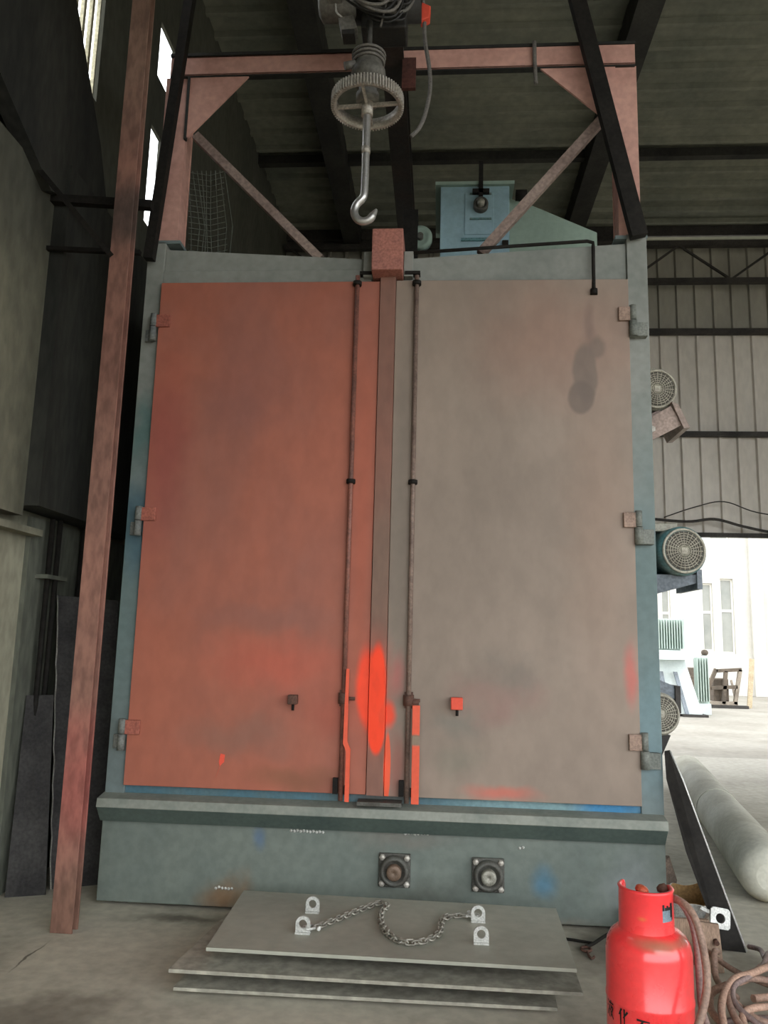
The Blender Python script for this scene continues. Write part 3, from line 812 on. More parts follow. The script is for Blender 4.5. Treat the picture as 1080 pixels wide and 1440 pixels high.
# hook shank and bent hook
hp = [(HX, HKY, 4.40), (HX, HKY, 4.2), (HX, HKY, 4.0), (HX - 0.002, HKY, 3.90), (HX - 0.012, HKY, 3.865), (HX - 0.042, HKY, 3.83), (HX - 0.053, HKY, 3.79),
      (HX - 0.040, HKY, 3.752), (HX - 0.008, HKY, 3.732), (HX + 0.030, HKY, 3.742), (HX + 0.052, HKY, 3.772), (HX + 0.068, HKY, 3.80)]
pts = smooth_path(hp, 6)
rad = [0.0215] * len(pts)
for i in range(8):
    rad[-1 - i] = 0.007 + (0.0215 - 0.007) * i / 8
MB().tube(pts, rad, 16).build('hook_shank', 'hook', hk)
MB().cyl((HX, HKY, 4.13), (HX, HKY, 4.17), 0.0235, n=16).build('shank_collar', 'gear', hk)

# pendant cable with an orange plug
pc = thing('pendant_cable', 'grey cable with an orange plug hanging right of the hoist', 'cable', (0.25, -0.5, 4.4))
MB().prism([(0.215, -0.53, 5.205), (0.235, -0.53, 5.225), (0.292, -0.53, 5.195), (0.286, -0.53, 5.12), (0.235, -0.53, 5.10)], (0, 0.06, 0)).build('plug', 'orange', pc, 0.006)
MB().tube(smooth_path([(0.255, -0.5, 5.12), (0.262, -0.5, 4.98), (0.29, -0.5, 4.80), (0.295, -0.5, 4.66), (0.27, -0.5, 4.51), (0.235, -0.5, 4.42), (0.19, -0.5, 4.37)]), 0.012, 8).build('cable', 'rubber', pc)
MB().tube(smooth_path([(0.25, -0.5, 5.2), (0.24, -0.52, 5.27), (0.2, -0.55, 5.35)]), 0.01, 8).build('cable', 'rubber', pc)

dc = MB().tube(smooth_path([(0.955, -0.03, 5.36), (0.958, -0.02, 5.22), (0.965, -0.02, 5.06)]), 0.013, 8)
dc.solo('hanging_wire', 'rubber', 'short pale wire end hanging over the right half of the gantry beam', 'wire', (0.96, -0.02, 5.06))

# ================================================================== LEFT SIDE
cx0, cx1, cy0, cy1 = -1.552, -1.437, -0.46, -0.385
sc_ = thing('steel_column', 'red painted steel H column standing left of the chamber', 'column', (-1.485, -0.38, 0))
MB().box(cx0, cx1, cy0, cy0 + 0.012, 0, ROOF_Z - 0.05).build('flange', 'column', sc_, 0.002)
MB().box(cx0, cx1, cy1 - 0.012, cy1, 0, ROOF_Z - 0.05).build('flange', 'column', sc_, 0.002)
MB().box((cx0 + cx1) / 2 - 0.006, (cx0 + cx1) / 2 + 0.006, cy0 + 0.012, cy1 - 0.012, 0, ROOF_Z - 0.05).build('web', 'column', sc_)
# stays from wall to column
wb_ = thing('wall_stay', 'dark steel stay bars tying the red column to the left wall', 'bracket', (-2.0, -0.3, 4.0))
MB().bar((LEFT_X - 0.0, -0.27, 4.16), (-1.40, -0.27, 4.10), 0.05, 0.05).build('tie_bar', 'black_steel', wb_)
MB().bar((LEFT_X + 0.1, -0.50, 4.24), (-1.53, -0.50, 3.66), 0.03, 0.04).build('diagonal_bar', 'black_steel', wb_)
MB().bar((LEFT_X - 0.0, -0.27, 3.83), (-1.45, -0.27, 3.79), 0.025, 0.03).build('tie_bar', 'black_steel', wb_)
# dark slanting sheet added high on the wall to stand in for deep shade
MB().prism([(LEFT_X + 0.06, *q) for q in ((-2.6, 4.05), (-1.03, 4.44), (-0.40, 4.13), (0.37, 4.41), (0.17, 4.82), (-0.33, 5.50), (-0.49, 5.72), (-2.6, 7.9))], (0.10, 0, 0)).solo(
    'shade_sheet', 'soot_shade_panel', 'dark slanting sheet added for the shade high on the left wall beside the bright opening', 'added sheet', (LEFT_X + 0.1, -0.5, 4.1))
# pipes on the wall
for k, (pxx, py, z0, z1) in enumerate(((-2.06, 0.16, 0.9, 2.21), (-2.05, 0.24, 0.9, 2.21), (-2.07, 0.62, 1.0, 2.21))):
    lab = ('left one of two thin dark pipes clamped side by side low on the left wall',
           'right one of two thin dark pipes clamped side by side low on the left wall',
           'single dark pipe on the left wall nearest the red column')[k]
    MB().cyl((pxx, py, 0), (pxx, py, z1), 0.017, n=10).solo('wall_pipe', 'black_steel', lab, 'pipe', (pxx, py, 0), 'pipes on the left wall')
MB().box(LEFT_X, -2.03, 0.10, 0.36, 1.83, 1.855).build('pipe_clamp', 'soot_mid', wall_left)
# leaning scrap sheets
s1 = thing('scrap_sheet', 'shorter dark steel sheet leaning against the left wall', 'metal sheet', (-2.0, 0.2, 0), 'scrap sheets at the left wall')
MB().prism([(-2.06, 0.02, 0), (-1.86, 0.10, 0), (-1.98, 0.22, 1.12), (-2.10, 0.12, 1.12)], (-0.006, 0.016, 0)).build('sheet', 'sheet_dark', s1)
s2 = thing('scrap_sheet', 'taller dark steel sheet with a pale frayed edge beside the red column', 'metal sheet', (-1.8, 0.4, 0), 'scrap sheets at the left wall')
MB().prism([(-1.88, 0.2, 0), (-1.62, 0.34, 0), (-1.74, 0.52, 1.72), (-2.08, 0.36, 1.74)], (-0.006, 0.016, 0)).build('sheet', 'sheet_dark', s2)
ed = [(-1.88 - 0.20 * t + random.uniform(-.006, .006), 0.198 + 0.16 * t, 1.74 * t) for t in [i / 24 for i in range(25)]]
MB().tube(ed, 0.005, 5).build('frayed_edge', 'sheet_edge', s2)

# ================================================================== STEEL PLATES AND CHAIN
def lug(x, y, z, parent, mname='lug'):
    mb = MB()
    w, h, t = 0.034, 0.076, 0.012
    outer = [(-w, 0)] + [(-w, h - w)] + [(w * math.cos(a), h - w + w * math.sin(a)) for a in [math.pi - i * math.pi / 10 for i in range(1, 10)]] + [(w, h - w), (w, 0)]
    # ring of quads round the hole
    cz = h - w
    n = 24
    ro, ri = [], []
    for i in range(n):
        a = 2 * math.pi * i / n
        c, s = math.cos(a), math.sin(a)
        if s >= 0:
            ro.append((w * c, cz + w * s))
        else:
            k = min(w / max(abs(c), 1e-6), cz / max(-s, 1e-6))
            ro.append((k * c, cz + k * s))
        ri.append((0.019 * c, cz + 0.019 * s))
    vs = [(x + p[0], y - t / 2, z + p[1]) for p in ro] + [(x + p[0], y - t / 2, z + p[1]) for p in ri] + \
         [(x + p[0], y + t / 2, z + p[1]) for p in ro] + [(x + p[0], y + t / 2, z + p[1]) for p in ri]
    fs = []
    for i in range(n):
        j = (i + 1) % n
        fs += [(i, j, n + j, n + i), (2 * n + j, 2 * n + i, 3 * n + i, 3 * n + j), (j, i, 2 * n + i, 2 * n + j), (n + i, n + j, 3 * n + j, 3 * n + i)]
    mb.add(vs, fs)
    mb.box(x - w, x + w, y - 0.016, y + 0.016, z, z + 0.008)
    return mb.build('lug', mname, parent)


def plate(label, corners, zt, th, mname, lugs=True, lp=None):
    cx_ = sum(c[0] for c in corners) / 4
    cy_ = sum(c[1] for c in corners) / 4
    p = thing('steel_plate', label, 'steel plate', (cx_, cy_, zt - th), 'stacked plates in front of the chamber')
    MB().prism([(*c, zt - th) for c in corners], (0, 0, th)).build('plate', mname, p, 0.001)
    if lp:
        for q in lp:
            lug(q[0], q[1], zt, p)
    else:
        for q in ((-0.5, -0.75), (-0.5, -0.45), (0.8, -0.75), (0.8, -0.45)):
            MB().box(q[0] - 0.04, q[0] + 0.04, q[1] - 0.015, q[1] + 0.015, zt, zt + 0.0555).build('spacer', 'plate_low', p)
    return p


LUGS = [(-0.21, -0.5), (-0.21, -0.78), (0.60, -0.51), (0.60, -0.79)]
plate('lowest of the three stacked steel plates on the floor, set furthest back', [(-0.71, -1.06), (0.90, -1.04), (0.94, -0.28), (-0.66, -0.28)], 0.032, 0.014, 'plate_low')
plate('middle steel plate of the stack, jutting out to the left', [(-0.735, -1.06), (1.0, -1.06), (1.02, -0.30), (-0.66, -0.25)], 0.1025, 0.015, 'plate_low')
plate('topmost steel plate of the stack, carrying four white lugs and a chain', [(-0.595, -1.0), (0.985, -1.01), (1.01, -0.25), (-0.625, -0.21)], 0.173, 0.015, 'plate', lp=LUGS)

chn = thing('lifting_chain', 'short galvanised chain with shackles lying on the top steel plate', 'chain', (0.2, -0.6, 0.173))
path = smooth_path([(-0.165, -0.735, 0.189), (-0.13, -0.70, 0.189), (-0.03, -0.55, 0.189), (0.07, -0.40, 0.189), (0.115, -0.355, 0.189), (0.15, -0.39, 0.189), (0.13, -0.50, 0.189), (0.14, -0.63, 0.189),
                    (0.18, -0.77, 0.189), (0.25, -0.855, 0.189), (0.34, -0.84, 0.189), (0.41, -0.73, 0.189), (0.425, -0.58, 0.189), (0.46, -0.50, 0.189), (0.55, -0.475, 0.189)], 12)
seg = [(path[i + 1] - path[i]).length for i in range(len(path) - 1)]
tot = sum(seg)
LK = 0.030


def at_len(s):
    for i, l in enumerate(seg):
        if s <= l:
            return path[i].lerp(path[i + 1], s / l), (path[i + 1] - path[i]).normalized()
        s -= l
    return path[-1], (path[-1] - path[-2]).normalized()


lk = []
for i in range(20):
    a = 2 * math.pi * i / 20
    c, s = math.cos(a), math.sin(a)
    lk.append((0.011 * (1 if c > 0 else -1) + 0.011 * c, 0.0125 * s, 0))
link_mb = MB().tube(lk, 0.0046, 6, closed=True)
link_me = None
nl = int(tot / LK)
for i in range(nl):
    p, t = at_len((i + 0.5) * LK)
    if link_me is None:
        first = link_mb.build('link', 'chain', None)
        link_me = first.data
        o = first
    else:
        o = bpy.data.objects.new('link', link_me)
        COL.objects.link(o)
    o.parent = chn
    rollang = math.radians(35 if i % 2 else -50) + random.uniform(-0.15, 0.15)
    side = Vector((0, 0, 1)).cross(t).normalized()
    rotm = Matrix((t, side, t.cross(side))).transposed() @ Matrix.Rotation(rollang, 3, 'X')
    o.matrix_local = Matrix.Translation(p - OFF[chn.name]) @ rotm.to_4x4()


def shackle(c, d):
    d = Vector(d).normalized()
    s = Vector((-d.y, d.x, 0))
    c = Vector(c)
    u = [c + s * 0.021 - d * 0.022, c + s * 0.021 + d * 0.012]
    u += [c + s * 0.021 * math.cos(a) + d * (0.012 + 0.02 * math.sin(a)) for a in [k * math.pi / 8 for k in range(1, 8)]]
    u += [c - s * 0.021 + d * 0.012, c - s * 0.021 - d * 0.022]
    mb = MB().tube(u, 0.0065, 8)
    mb.cyl(c + s * 0.036 - d * 0.022, c - s * 0.030 - d * 0.022, 0.0055, n=8)
    mb.cyl(c + s * 0.030 - d * 0.022, c + s * 0.042 - d * 0.022, 0.010, n=6)
    mb.build('shackle', 'lug', chn)


shackle((-0.180, -0.757, 0.194), (-0.7, -0.6, 0))
shackle((0.573, -0.482, 0.194), (1, -0.2, 0))

# thin rope with a small hook, and tackle behind the gas cylinder
tk = thing('rope_hook', 'thin dark rope with a small hook trailing left of the red gas cylinder', 'rope', (1.2, -0.35, 0))
MB().tube(smooth_path([(1.44, -0.10, 0.06), (1.36, -0.14, 0.06), (1.27, -0.2, 0.04), (1.19, -0.27, 0.02), (1.15, -0.29, 0.012)]), 0.009, 6).build('rope', 'black_steel', tk)
MB().tube(smooth_path([(1.20, -0.24, 0.012), (1.10, -0.20, 0.01), (1.04, -0.19, 0.01)]), 0.007, 6).build('rope', 'black_steel', tk)
MB().tube([(1.145 + 0.024 * math.cos(a), -0.325 + 0.028 * math.sin(a), 0.012) for a in [k * math.pi / 8 for k in range(16)]], 0.007, 6, closed=True).build('ring', 'rust', tk)
MB().tube(smooth_path([(1.145, -0.352, 0.012), (1.145, -0.41, 0.010), (1.155, -0.435, 0.010), (1.168, -0.415, 0.012)]), 0.006, 6).build('hook', 'rust', tk)
MB().cyl((1.385, -0.08, 0.05), (1.385, -0.08, 0.13), 0.022, n=12).box(1.365, 1.405, -0.10, -0.06, 0.0, 0.055).build('clamp', 'lug', tk)

# ================================================================== GAS CYLINDER
GX, GY, GR = 1.158, -1.5, 0.149
gc = thing('gas_cylinder', 'bright red gas cylinder with black brush lettering', 'gas cylinder', (GX, GY, 0))
prof = [(0, 0.045), (0.09, 0.045), (0.128, 0.06), (0.144, 0.085), (GR, 0.12), (GR, 0.27), (GR + 0.0025, 0.275), (GR + 0.0025, 0.285), (GR, 0.29), (GR, 0.435), (0.144, 0.462), (0.130, 0.487), (0.108, 0.505), (0.075, 0.516), (0.03, 0.52), (0, 0.52)]
MB().lathe(prof, (GX, GY, 0), (0, 0, 1), 64).build('body', 'cyl_red', gc)
MB().lathe([(0.118, 0.0), (0.118, 0.075), (0.112, 0.075), (0.112, 0.0), (0.118, 0.0)], (GX, GY, 0), (0, 0, 1), 48).build('foot_ring', 'cyl_red', gc)
# collar: open at the back above, higher at the left
CXo = GX - 0.005
ring = MB()
nC = 96
vs, fs = [], []
for i in range(nC):
    a = 2 * math.pi * i / nC
    da = math.degrees(a) % 360                                  # 0 = +x, 90 = +y (back), 180 = left
    ztop = 0.648
    if 28 < da < 122:
        ztop = 0.560
    elif 122 <= da < 134 or 16 < da <= 28:
        t = (da - 122) / 12 if da >= 122 else (28 - da) / 12
        t = t * t * (3 - 2 * t)
        ztop = 0.560 + 0.088 * t
    ro = 0.0945
    lean = 1.0
    for rr, zz in ((ro * 1.06, 0.497), (ro * 1.02, 0.52), (ro, ztop - 0.012), (ro + 0.004, ztop - 0.004), (ro, ztop + 0.001), (ro - 0.009, ztop), (ro - 0.010, 0.50)):
        vs.append((CXo + rr * math.cos(a), GY + rr * math.sin(a), zz))
for i in range(nC):
    j = (i + 1) % nC
    for q in range(6):
        fs.append((i * 7 + q, j * 7 + q, j * 7 + q + 1, i * 7 + q + 1))
ring.add(vs, fs, True)
ring.build('collar', 'cyl_red', gc)
MB().cyl((GX, GY, 0.515), (GX, GY, 0.60), 0.02, n=16).box(GX - 0.018, GX + 0.018, GY - 0.018, GY + 0.018, 0.57, 0.615).build('valve', 'brass', gc, 0.003)
vh = MB().lathe([(0, 0.018), (0.018, 0.014), (0.024, 0.008), (0.024, -0.004), (0.018, -0.01), (0, -0.01)], (GX - 0.016, GY + 0.01, 0.628), (0.35, -0.2, 1), 14).build('valve_wheel', 'brass', gc)
MB().cyl((GX + 0.015, GY + 0.01, 0.59), (GX + 0.075, GY + 0.03, 0.60), 0.015, n=12).build('valve_outlet', 'gear', gc)
MB().lathe([(0, 0.024), (0.018, 0.013), (0.024, 0.0), (0.020, -0.01), (0, -0.014)], (GX + 0.066, GY + 0.03, 0.628), (0.2, 0, 1), 16).build('regulator', 'rust', gc)


def wrap_patch(a0, a1, z0, z1, r, n=8):
    vs = []
    for i in range(n + 1):
        a = a0 + (a1 - a0) * i / n
        vs += [(CXo + r * math.cos(a), GY + r * math.sin(a), z0), (CXo + r * math.cos(a), GY + r * math.sin(a), z1)]
    return MB().add(vs, [(2 * i, 2 * i + 2, 2 * i + 3, 2 * i + 1) for i in range(n)], True)


wrap_patch(math.radians(-69), math.radians(-39), 0.552, 0.600, 0.0962).build('label_plate', 'label_blue', gc)
for a, b, z0, z1 in ((-53, -48, 0.590, 0.610), (-47, -31, 0.590, 0.600), (-42, -37, 0.597, 0.606), (-31, -23, 0.565, 0.612), (-26, -22, 0.556, 0.6)):
    wrap_patch(math.radians(a - 16), math.radians(b - 16), z0, z1, 0.0966, 3).build('label_mark', 'brush_ink', gc)

GLYPH = {
    'liquid': [[(.1, .95), (.2, .85)], [(.05, .65), (.15, .57)], [(.05, .05), (.2, .4)], [(.6, 1), (.65, .9)], [(.3, .85), (.98, .85)], [(.5, .75), (.3, .4)], [(.4, .55), (.4, 0)],
               [(.75, .75), (.55, .4)], [(.7, .65), (.92, .65), (.6, .05)], [(.65, .4), (.98, 0)]],
    'turn': [[(.35, 1), (.08, .6)], [(.25, .78), (.25, 0)], [(.9, .92), (.5, .5)], [(.6, 1.02), (.6, .15), (.66, .05), (.95, .05), (.97, .22)]],
    'stone': [[(.02, .95), (1.0, .93)], [(.5, .94), (.08, .35)], [(.3, .52), (.3, 0)], [(.3, .52), (.88, .52), (.86, 0)], [(.3, .05), (.86, .05)]],
    'oil': [[(.1, .97), (.24, .86)], [(.03, .68), (.17, .58)], [(.05, .05), (.24, .42)], [(.4, .72), (.4, 0)], [(.4, .72), (.97, .72), (.96, 0)], [(.68, 1.02), (.68, .05)], [(.4, .38), (.96, .38)],
            [(.4, .04), (.96, .04)]],
    'gas': [[(.35, 1), (.05, .6)], [(.3, .85), (.9, .85)], [(.3, .65), (.8, .65)], [(.15, .45), (.75, .45), (.8, .1), (.95, .05), (.95, .2)]],
}


def glyph(kind, adeg, ztop, w=0.044, h=0.056):
    """one brush character wrapped on the cylinder wall; adeg from the front, + to the right"""
    mb = MB()
    r = GR + 0.0022
    for st_ in GLYPH[kind]:
        for (ua, va), (ub, vb) in zip(st_[:-1], st_[1:]):
            n = 5
            L_ = math.hypot((ub - ua) * w, (vb - va) * h)
            tx, tz = (ub - ua) * w / L_, (vb - va) * h / L_
            vs = []
            for i in range(n + 1):
                t = i / n
                ww = 0.0030 * (1.15 - 0.45 * t)
                for sgn in (-1, 1):
                    px_ = (ua + (ub - ua) * t - 0.5) * w - tz * ww * sgn
                    pz_ = ztop - h + (va + (vb - va) * t) * h + tx * ww * sgn
                    a = math.radians(adeg) + px_ / r
                    vs.append((GX + r * math.sin(a), GY - r * math.cos(a), pz_))
            mb.add(vs, [(2 * i, 2 * i + 2, 2 * i + 3, 2 * i + 1) for i in range(n)])
    return mb.build('lettering', 'brush_ink', gc)


for kind, ang, zt_ in (('liquid', -76, 0.274), ('turn', -50, 0.270), ('stone', -23, 0.256), ('oil', 2, 0.250), ('gas', 28, 0.250)):
    glyph(kind, ang, zt_)

# ================================================================== HOSES
MB().tube(smooth_path([(1.235, -1.47, 0.602), (1.265, -1.55, 0.612), (1.292, -1.60, 0.58), (1.308, -1.63, 0.50), (1.312, -1.65, 0.40), (1.285, -1.69, 0.33), (1.235, -1.73, 0.24), (1.19, -1.76, 0.16), (1.15, -1.80, 0.07), (1.2, -1.9, 0.02), (1.4, -2.0, 0.016)]),
          0.0135, 10).solo('gas_hose', 'hose_brown', 'brown hose drooping down the front right of the red gas cylinder', 'hose', (1.3, -1.65, 0))
MB().tube(smooth_path([(1.235, -1.46, 0.585), (1.27, -1.47, 0.60), (1.315, -1.48, 0.54), (1.335, -1.48, 0.44), (1.345, -1.46, 0.32), (1.37, -1.40, 0.20), (1.43, -1.30, 0.08), (1.49, -1.14, 0.02), (1.56, -1.05, 0.016), (1.66, -1.0, 0.016), (1.80, -0.98, 0.016)]),
          0.0125, 10).solo('gas_hose', 'hose_grey', 'grey hose hanging behind the brown one and running to the coil', 'hose', (1.4, -1.3, 0))


def coil(label, m, pts, r):
    return MB().tube(smooth_path(pts, 8), r, 8).solo('floor_hose', m, label, 'hose', (pts[0][0], pts[0][1], 0), 'hoses heaped on the floor by the gas cylinder')


coil('pinkish hose looping widest over the heap right of the gas cylinder', 'hose_pink',
     [(2.3, -0.35, 0.02), (2.05, -0.52, 0.05), (1.9, -0.64, 0.10), (1.74, -0.82, 0.10), (1.58, -0.90, 0.08), (1.53, -0.98, 0.06), (1.52, -1.10, 0.05), (1.6, -1.3, 0.03), (1.85, -1.35, 0.02), (2.05, -1.2, 0.02), (2.05, -0.95, 0.03), (1.9, -0.86, 0.05), (1.72, -0.94, 0.07)], 0.0155)
coil('tan hose running from the brown boards into the heap', 'hose_brown',
     [(1.72, -0.52, 0.10), (1.68, -0.60, 0.12), (1.66, -0.66, 0.05), (1.66, -0.76, 0.03), (1.68, -0.86, 0.04), (1.62, -0.95, 0.09), (1.60, -1.03, 0.10), (1.68, -1.12, 0.06), (1.86, -1.12, 0.04), (1.98, -1.0, 0.05), (1.96, -0.85, 0.07), (1.84, -0.80, 0.09), (1.7, -0.88, 0.12), (1.6, -1.02, 0.12), (1.57, -1.16, 0.08), (1.62, -1.4, 0.02)], 0.0145)
coil('thin dark hose trailing from the foot of the black leaning plate', 'hose_grey',
     [(1.965, -0.24, 0.035), (1.99, -0.32, 0.05), (1.96, -0.45, 0.06), (1.92, -0.60, 0.13), (1.83, -0.76, 0.13), (1.72, -0.9, 0.14), (1.62, -1.0, 0.13), (1.6, -1.12, 0.10), (1.72, -1.22, 0.05), (1.9, -1.18, 0.06), (2.2, -1.05, 0.03)], 0.012)
coil('straight pale hose crossing the heap to the right edge', 'hose_pink',
     [(1.50, -1.30, 0.02), (1.53, -1.12, 0.10), (1.63, -0.96, 0.14), (1.74, -0.88, 0.145), (1.88, -0.76, 0.14), (2.02, -0.62, 0.10), (2.25, -0.42, 0.04), (2.5, -0.3, 0.02)], 0.015)
coil('short tan hose lying flat under the heap', 'hose_brown',
     [(1.68, -0.48, 0.09), (1.76, -0.58, 0.05), (1.86, -0.66, 0.03), (2.0, -0.76, 0.02), (2.2, -0.8, 0.02), (2.35, -0.9, 0.018)], 0.013)

coil('pale hose making the tight loop at the front of the heap', 'hose_pink',
     [(2.6, -0.95, 0.016), (2.1, -0.98, 0.03), (1.92, -1.02, 0.06), (1.74, -1.06, 0.09), (1.62, -1.12, 0.09), (1.60, -1.20, 0.06), (1.70, -1.28, 0.04), (1.9, -1.27, 0.03), (2.12, -1.18, 0.02)], 0.0145)
coil('brown hose lying lowest under the front of the heap', 'hose_brown',
     [(2.2, -0.7, 0.016), (2.0, -0.88, 0.016), (1.86, -1.0, 0.016), (1.76, -1.16, 0.016), (1.72, -1.36, 0.016), (1.8, -1.55, 0.016)], 0.0135)

# ================================================================== JUNK RIGHT OF THE CHAMBER
bk = thing('bucket', 'tilted white printed bucket with tan inside behind the gas cylinder', 'bucket', (1.74, -0.02, 0))
ax = Vector((0.10, -0.30, 1)).normalized()
bc = Vector((1.735, 0.06, 0.005))
vsO, vsI, fsb = [], [], []
u = Vector((1, 0, 0)); u = (u - ax * u.dot(ax)).normalized(); w_ = ax.cross(u)
nb = 40
mo, mi = MB(), MB()
for mbx, rad_, flip in ((mo, 0.0, False), (mi, -0.006, True)):
    vs, fs = [], []
    for i in range(nb):
        a = 2 * math.pi * i / nb
        d = u * math.cos(a) + w_ * math.sin(a)
        wob = 0.012 * math.sin(3 * a) + (0.05 * max(0, math.cos(a - 0.2)) ** 4)
        for k in range(5):
            t = k / 4
            vs.append(bc + d * (0.078 + 0.026 * t + rad_) + ax * ((0.20 + wob) * t + (0.006 if flip else 0)))
    for i in range(nb):
        j = (i + 1) % nb
        for k in range(4):
            q = (i * 5 + k, j * 5 + k, j * 5 + k + 1, i * 5 + k + 1)
            fs.append(q[::-1] if flip else q)
    fs.append(tuple(i * 5 for i in range(nb)))
    mbx.add(vs, fs, True)
mo.build('shell', 'bucket', bk)
mi.build('lining', 'bucket_in', bk)
rim = []
for i in range(nb):
    a = 2 * math.pi * i / nb
    d = u * math.cos(a) + w_ * math.sin(a)
    rim.append(bc + d * 0.103 + ax * (0.20 + 0.012 * math.sin(3 * a) + (0.05 * max(0, math.cos(a - 0.2)) ** 4)))
MB().tube(rim, 0.004, 6, closed=True).build('rim', 'bucket', bk)

cl = MB()
pts_c = []
for i in range(9):
    for j in range(7):
        x = 1.845 + 0.08 * i / 8 + random.uniform(-.006, .006)
        y = -0.14 + 0.16 * j / 6
        z = 0.01 + 0.15 * math.sin(math.pi * i / 8) * math.sin(math.pi * (j + 0.6) / 7) + random.uniform(0, 0.02)
        pts_c.append((x, y, max(z, 0.004)))
cl.add(pts_c, [(i * 7 + j, (i + 1) * 7 + j, (i + 1) * 7 + j + 1, i * 7 + j + 1) for i in range(8) for j in range(6)], True)
cl.solo('rag', 'cloth', 'crumpled purple grey rag heaped beside the white bucket', 'rag', (1.885, -0.06, 0))

bd = thing('board', 'wide brown board standing behind the gas cylinder', 'board', (1.645, -0.40, 0), 'brown boards by the gas cylinder')
MB().box(1.54, 1.72, -0.42, -0.395, 0, 0.205).build('plank', 'wood', bd, 0.002)
bd2 = thing('board', 'narrow brown board leaning in front of the wider one', 'board', (1.70, -0.5, 0), 'brown boards by the gas cylinder')
MB().prism([(1.645, -0.52, 0), (1.755, -0.50, 0), (1.755, -0.445, 0.195), (1.665, -0.455, 0.205)], (0.004, 0.022, 0)).build('plank', 'wood', bd2, 0.002)
MB().cyl((1.728, -0.492, 0.125), (1.728, -0.470, 0.13), 0.012, n=10).build('nail_hole', 'rust', bd2)

lp = thing('leaning_plate', 'long black steel flat bar leaning on the right side of the chamber', 'steel bar', (1.9, -0.2, 0))
a0, b0 = Vector((1.80, -0.30, 0.15)), Vector((1.665, -0.02, 0.93))
MB().prism([(1.955, -0.225, 0.0), (1.835, -0.235, 0.012), (1.70, -0.15, 0.45), (1.638, -0.05, 0.80), (1.638, -0.03, 0.94), (1.665, -0.03, 0.945), (1.72, -0.06, 0.80)], (0.008, 0.016, 0.003)).build('bar', 'black_steel', lp)
MB().tube([(1.960, -0.220, 0.004), (1.724, -0.055, 0.80), (1.669, -0.025, 0.945)], 0.0055, 6).build('bright_edge', 'lug', lp)
lg = thing('loose_lug', 'pale square steel lug with a hole resting against the black leaning bar', 'lug', (1.82, -0.28, 0.13))
mb = MB()
n = 28
vsA = []
mtx = Matrix.Translation((1.815, -0.285, 0.175)) @ Matrix.Rotation(math.radians(8), 4, 'Y') @ Matrix.Rotation(math.radians(-14), 4, 'X')
for yy in (-0.008, 0.008):
    for i in range(n):
        a = 2 * math.pi * i / n
        c, s = math.cos(a), math.sin(a)
        k = 0.048 / max(abs(c), abs(s))
        k = min(k, 0.060)
        vsA.append(mtx @ Vector((k * c, yy, k * s)))
    for i in range(n):
        a = 2 * math.pi * i / n
        vsA.append(mtx @ Vector((0.023 * math.cos(a), yy, 0.023 * math.sin(a))))
fsA = []
for i in range(n):
    j = (i + 1) % n
    fsA += [(i, j, n + j, n + i), (2 * n + j, 2 * n + i, 3 * n + i, 3 * n + j), (j, i, 2 * n + i, 2 * n + j), (n + i, n + j, 3 * n + j, 3 * n + i)]
mb.add(vsA, fsA)
mb.build('lug_plate', 'lug', lg)
MB().bar((1.73, -0.26, 0.215), (1.79, -0.27, 0.19), 0.016, 0.012).build('tang', 'lug', lg)

MB().tube([(1.705, 0.0, 0.63), (1.76, -0.02, 0.40), (1.865, -0.16, 0.05), (1.87, -0.17, 0.0)], 0.008, 8).solo('copper_rod', 'copper', 'thin pinkish rod leaning between the chamber and the black bar', 'rod', (1.85, -0.15, 0))
du = thing('duct_pipe', 'big dusty grey round duct lying on the floor right of the chamber', 'pipe', (2.45, 0.8, 0))
pa, pb = Vector((2.40, 0.60, 0.172)), Vector((3.15, 4.6, 0.172))
dd = (pb - pa).normalized()
mb = MB()
mb.tube([pa - dd * 0.10, pa - dd * 0.07, pa, pa + dd * 1, pa + dd * 2, pa + dd * 3, pb], [0.08, 0.135, 0.17, 0.172, 0.17, 0.172, 0.17], 36)
mb.build('tube', 'pipe', du)
MB().tube([pa + dd * 1.9, pa + dd * 1.94], 0.1745, 36).build('seam_band', 'pipe', du)

# debris along the right side of the chamber
random.seed(5)
for k in range(5):
    y = 0.32 + k * 0.22
    x = 1.78 + random.uniform(-0.05, 0.12)
    h = random.uniform(0.05, 0.16)
    w = random.uniform(0.07, 0.14)
    pts_ = []
    for i in range(7):
        a = 2 * math.pi * i / 7
        pts_.append((x + w * math.cos(a) * random.uniform(.8, 1.1), y + w * math.sin(a) * random.uniform(.8, 1.1), 0))
    top = [(x + (p[0] - x) * 0.45, y + (p[1] - y) * 0.45, h * random.uniform(.8, 1.1)) for p in pts_]
    mb = MB().add(pts_ + top, [tuple(range(6, -1, -1)), tuple(range(7, 14))] + [(i, (i + 1) % 7, 7 + (i + 1) % 7, 7 + i) for i in range(7)])
    mb.solo('rubble_lump', 'soil', ('foremost brown rubble lump, just behind the white bucket', 'second brown rubble lump behind the white bucket', 'middle brown rubble lump beside the chamber wall', 'fourth brown rubble lump behind the white bucket', 'rearmost brown rubble lump beside the chamber wall')[k], 'rubble', (x, y, 0), 'rubble beside the chamber', 0.01)

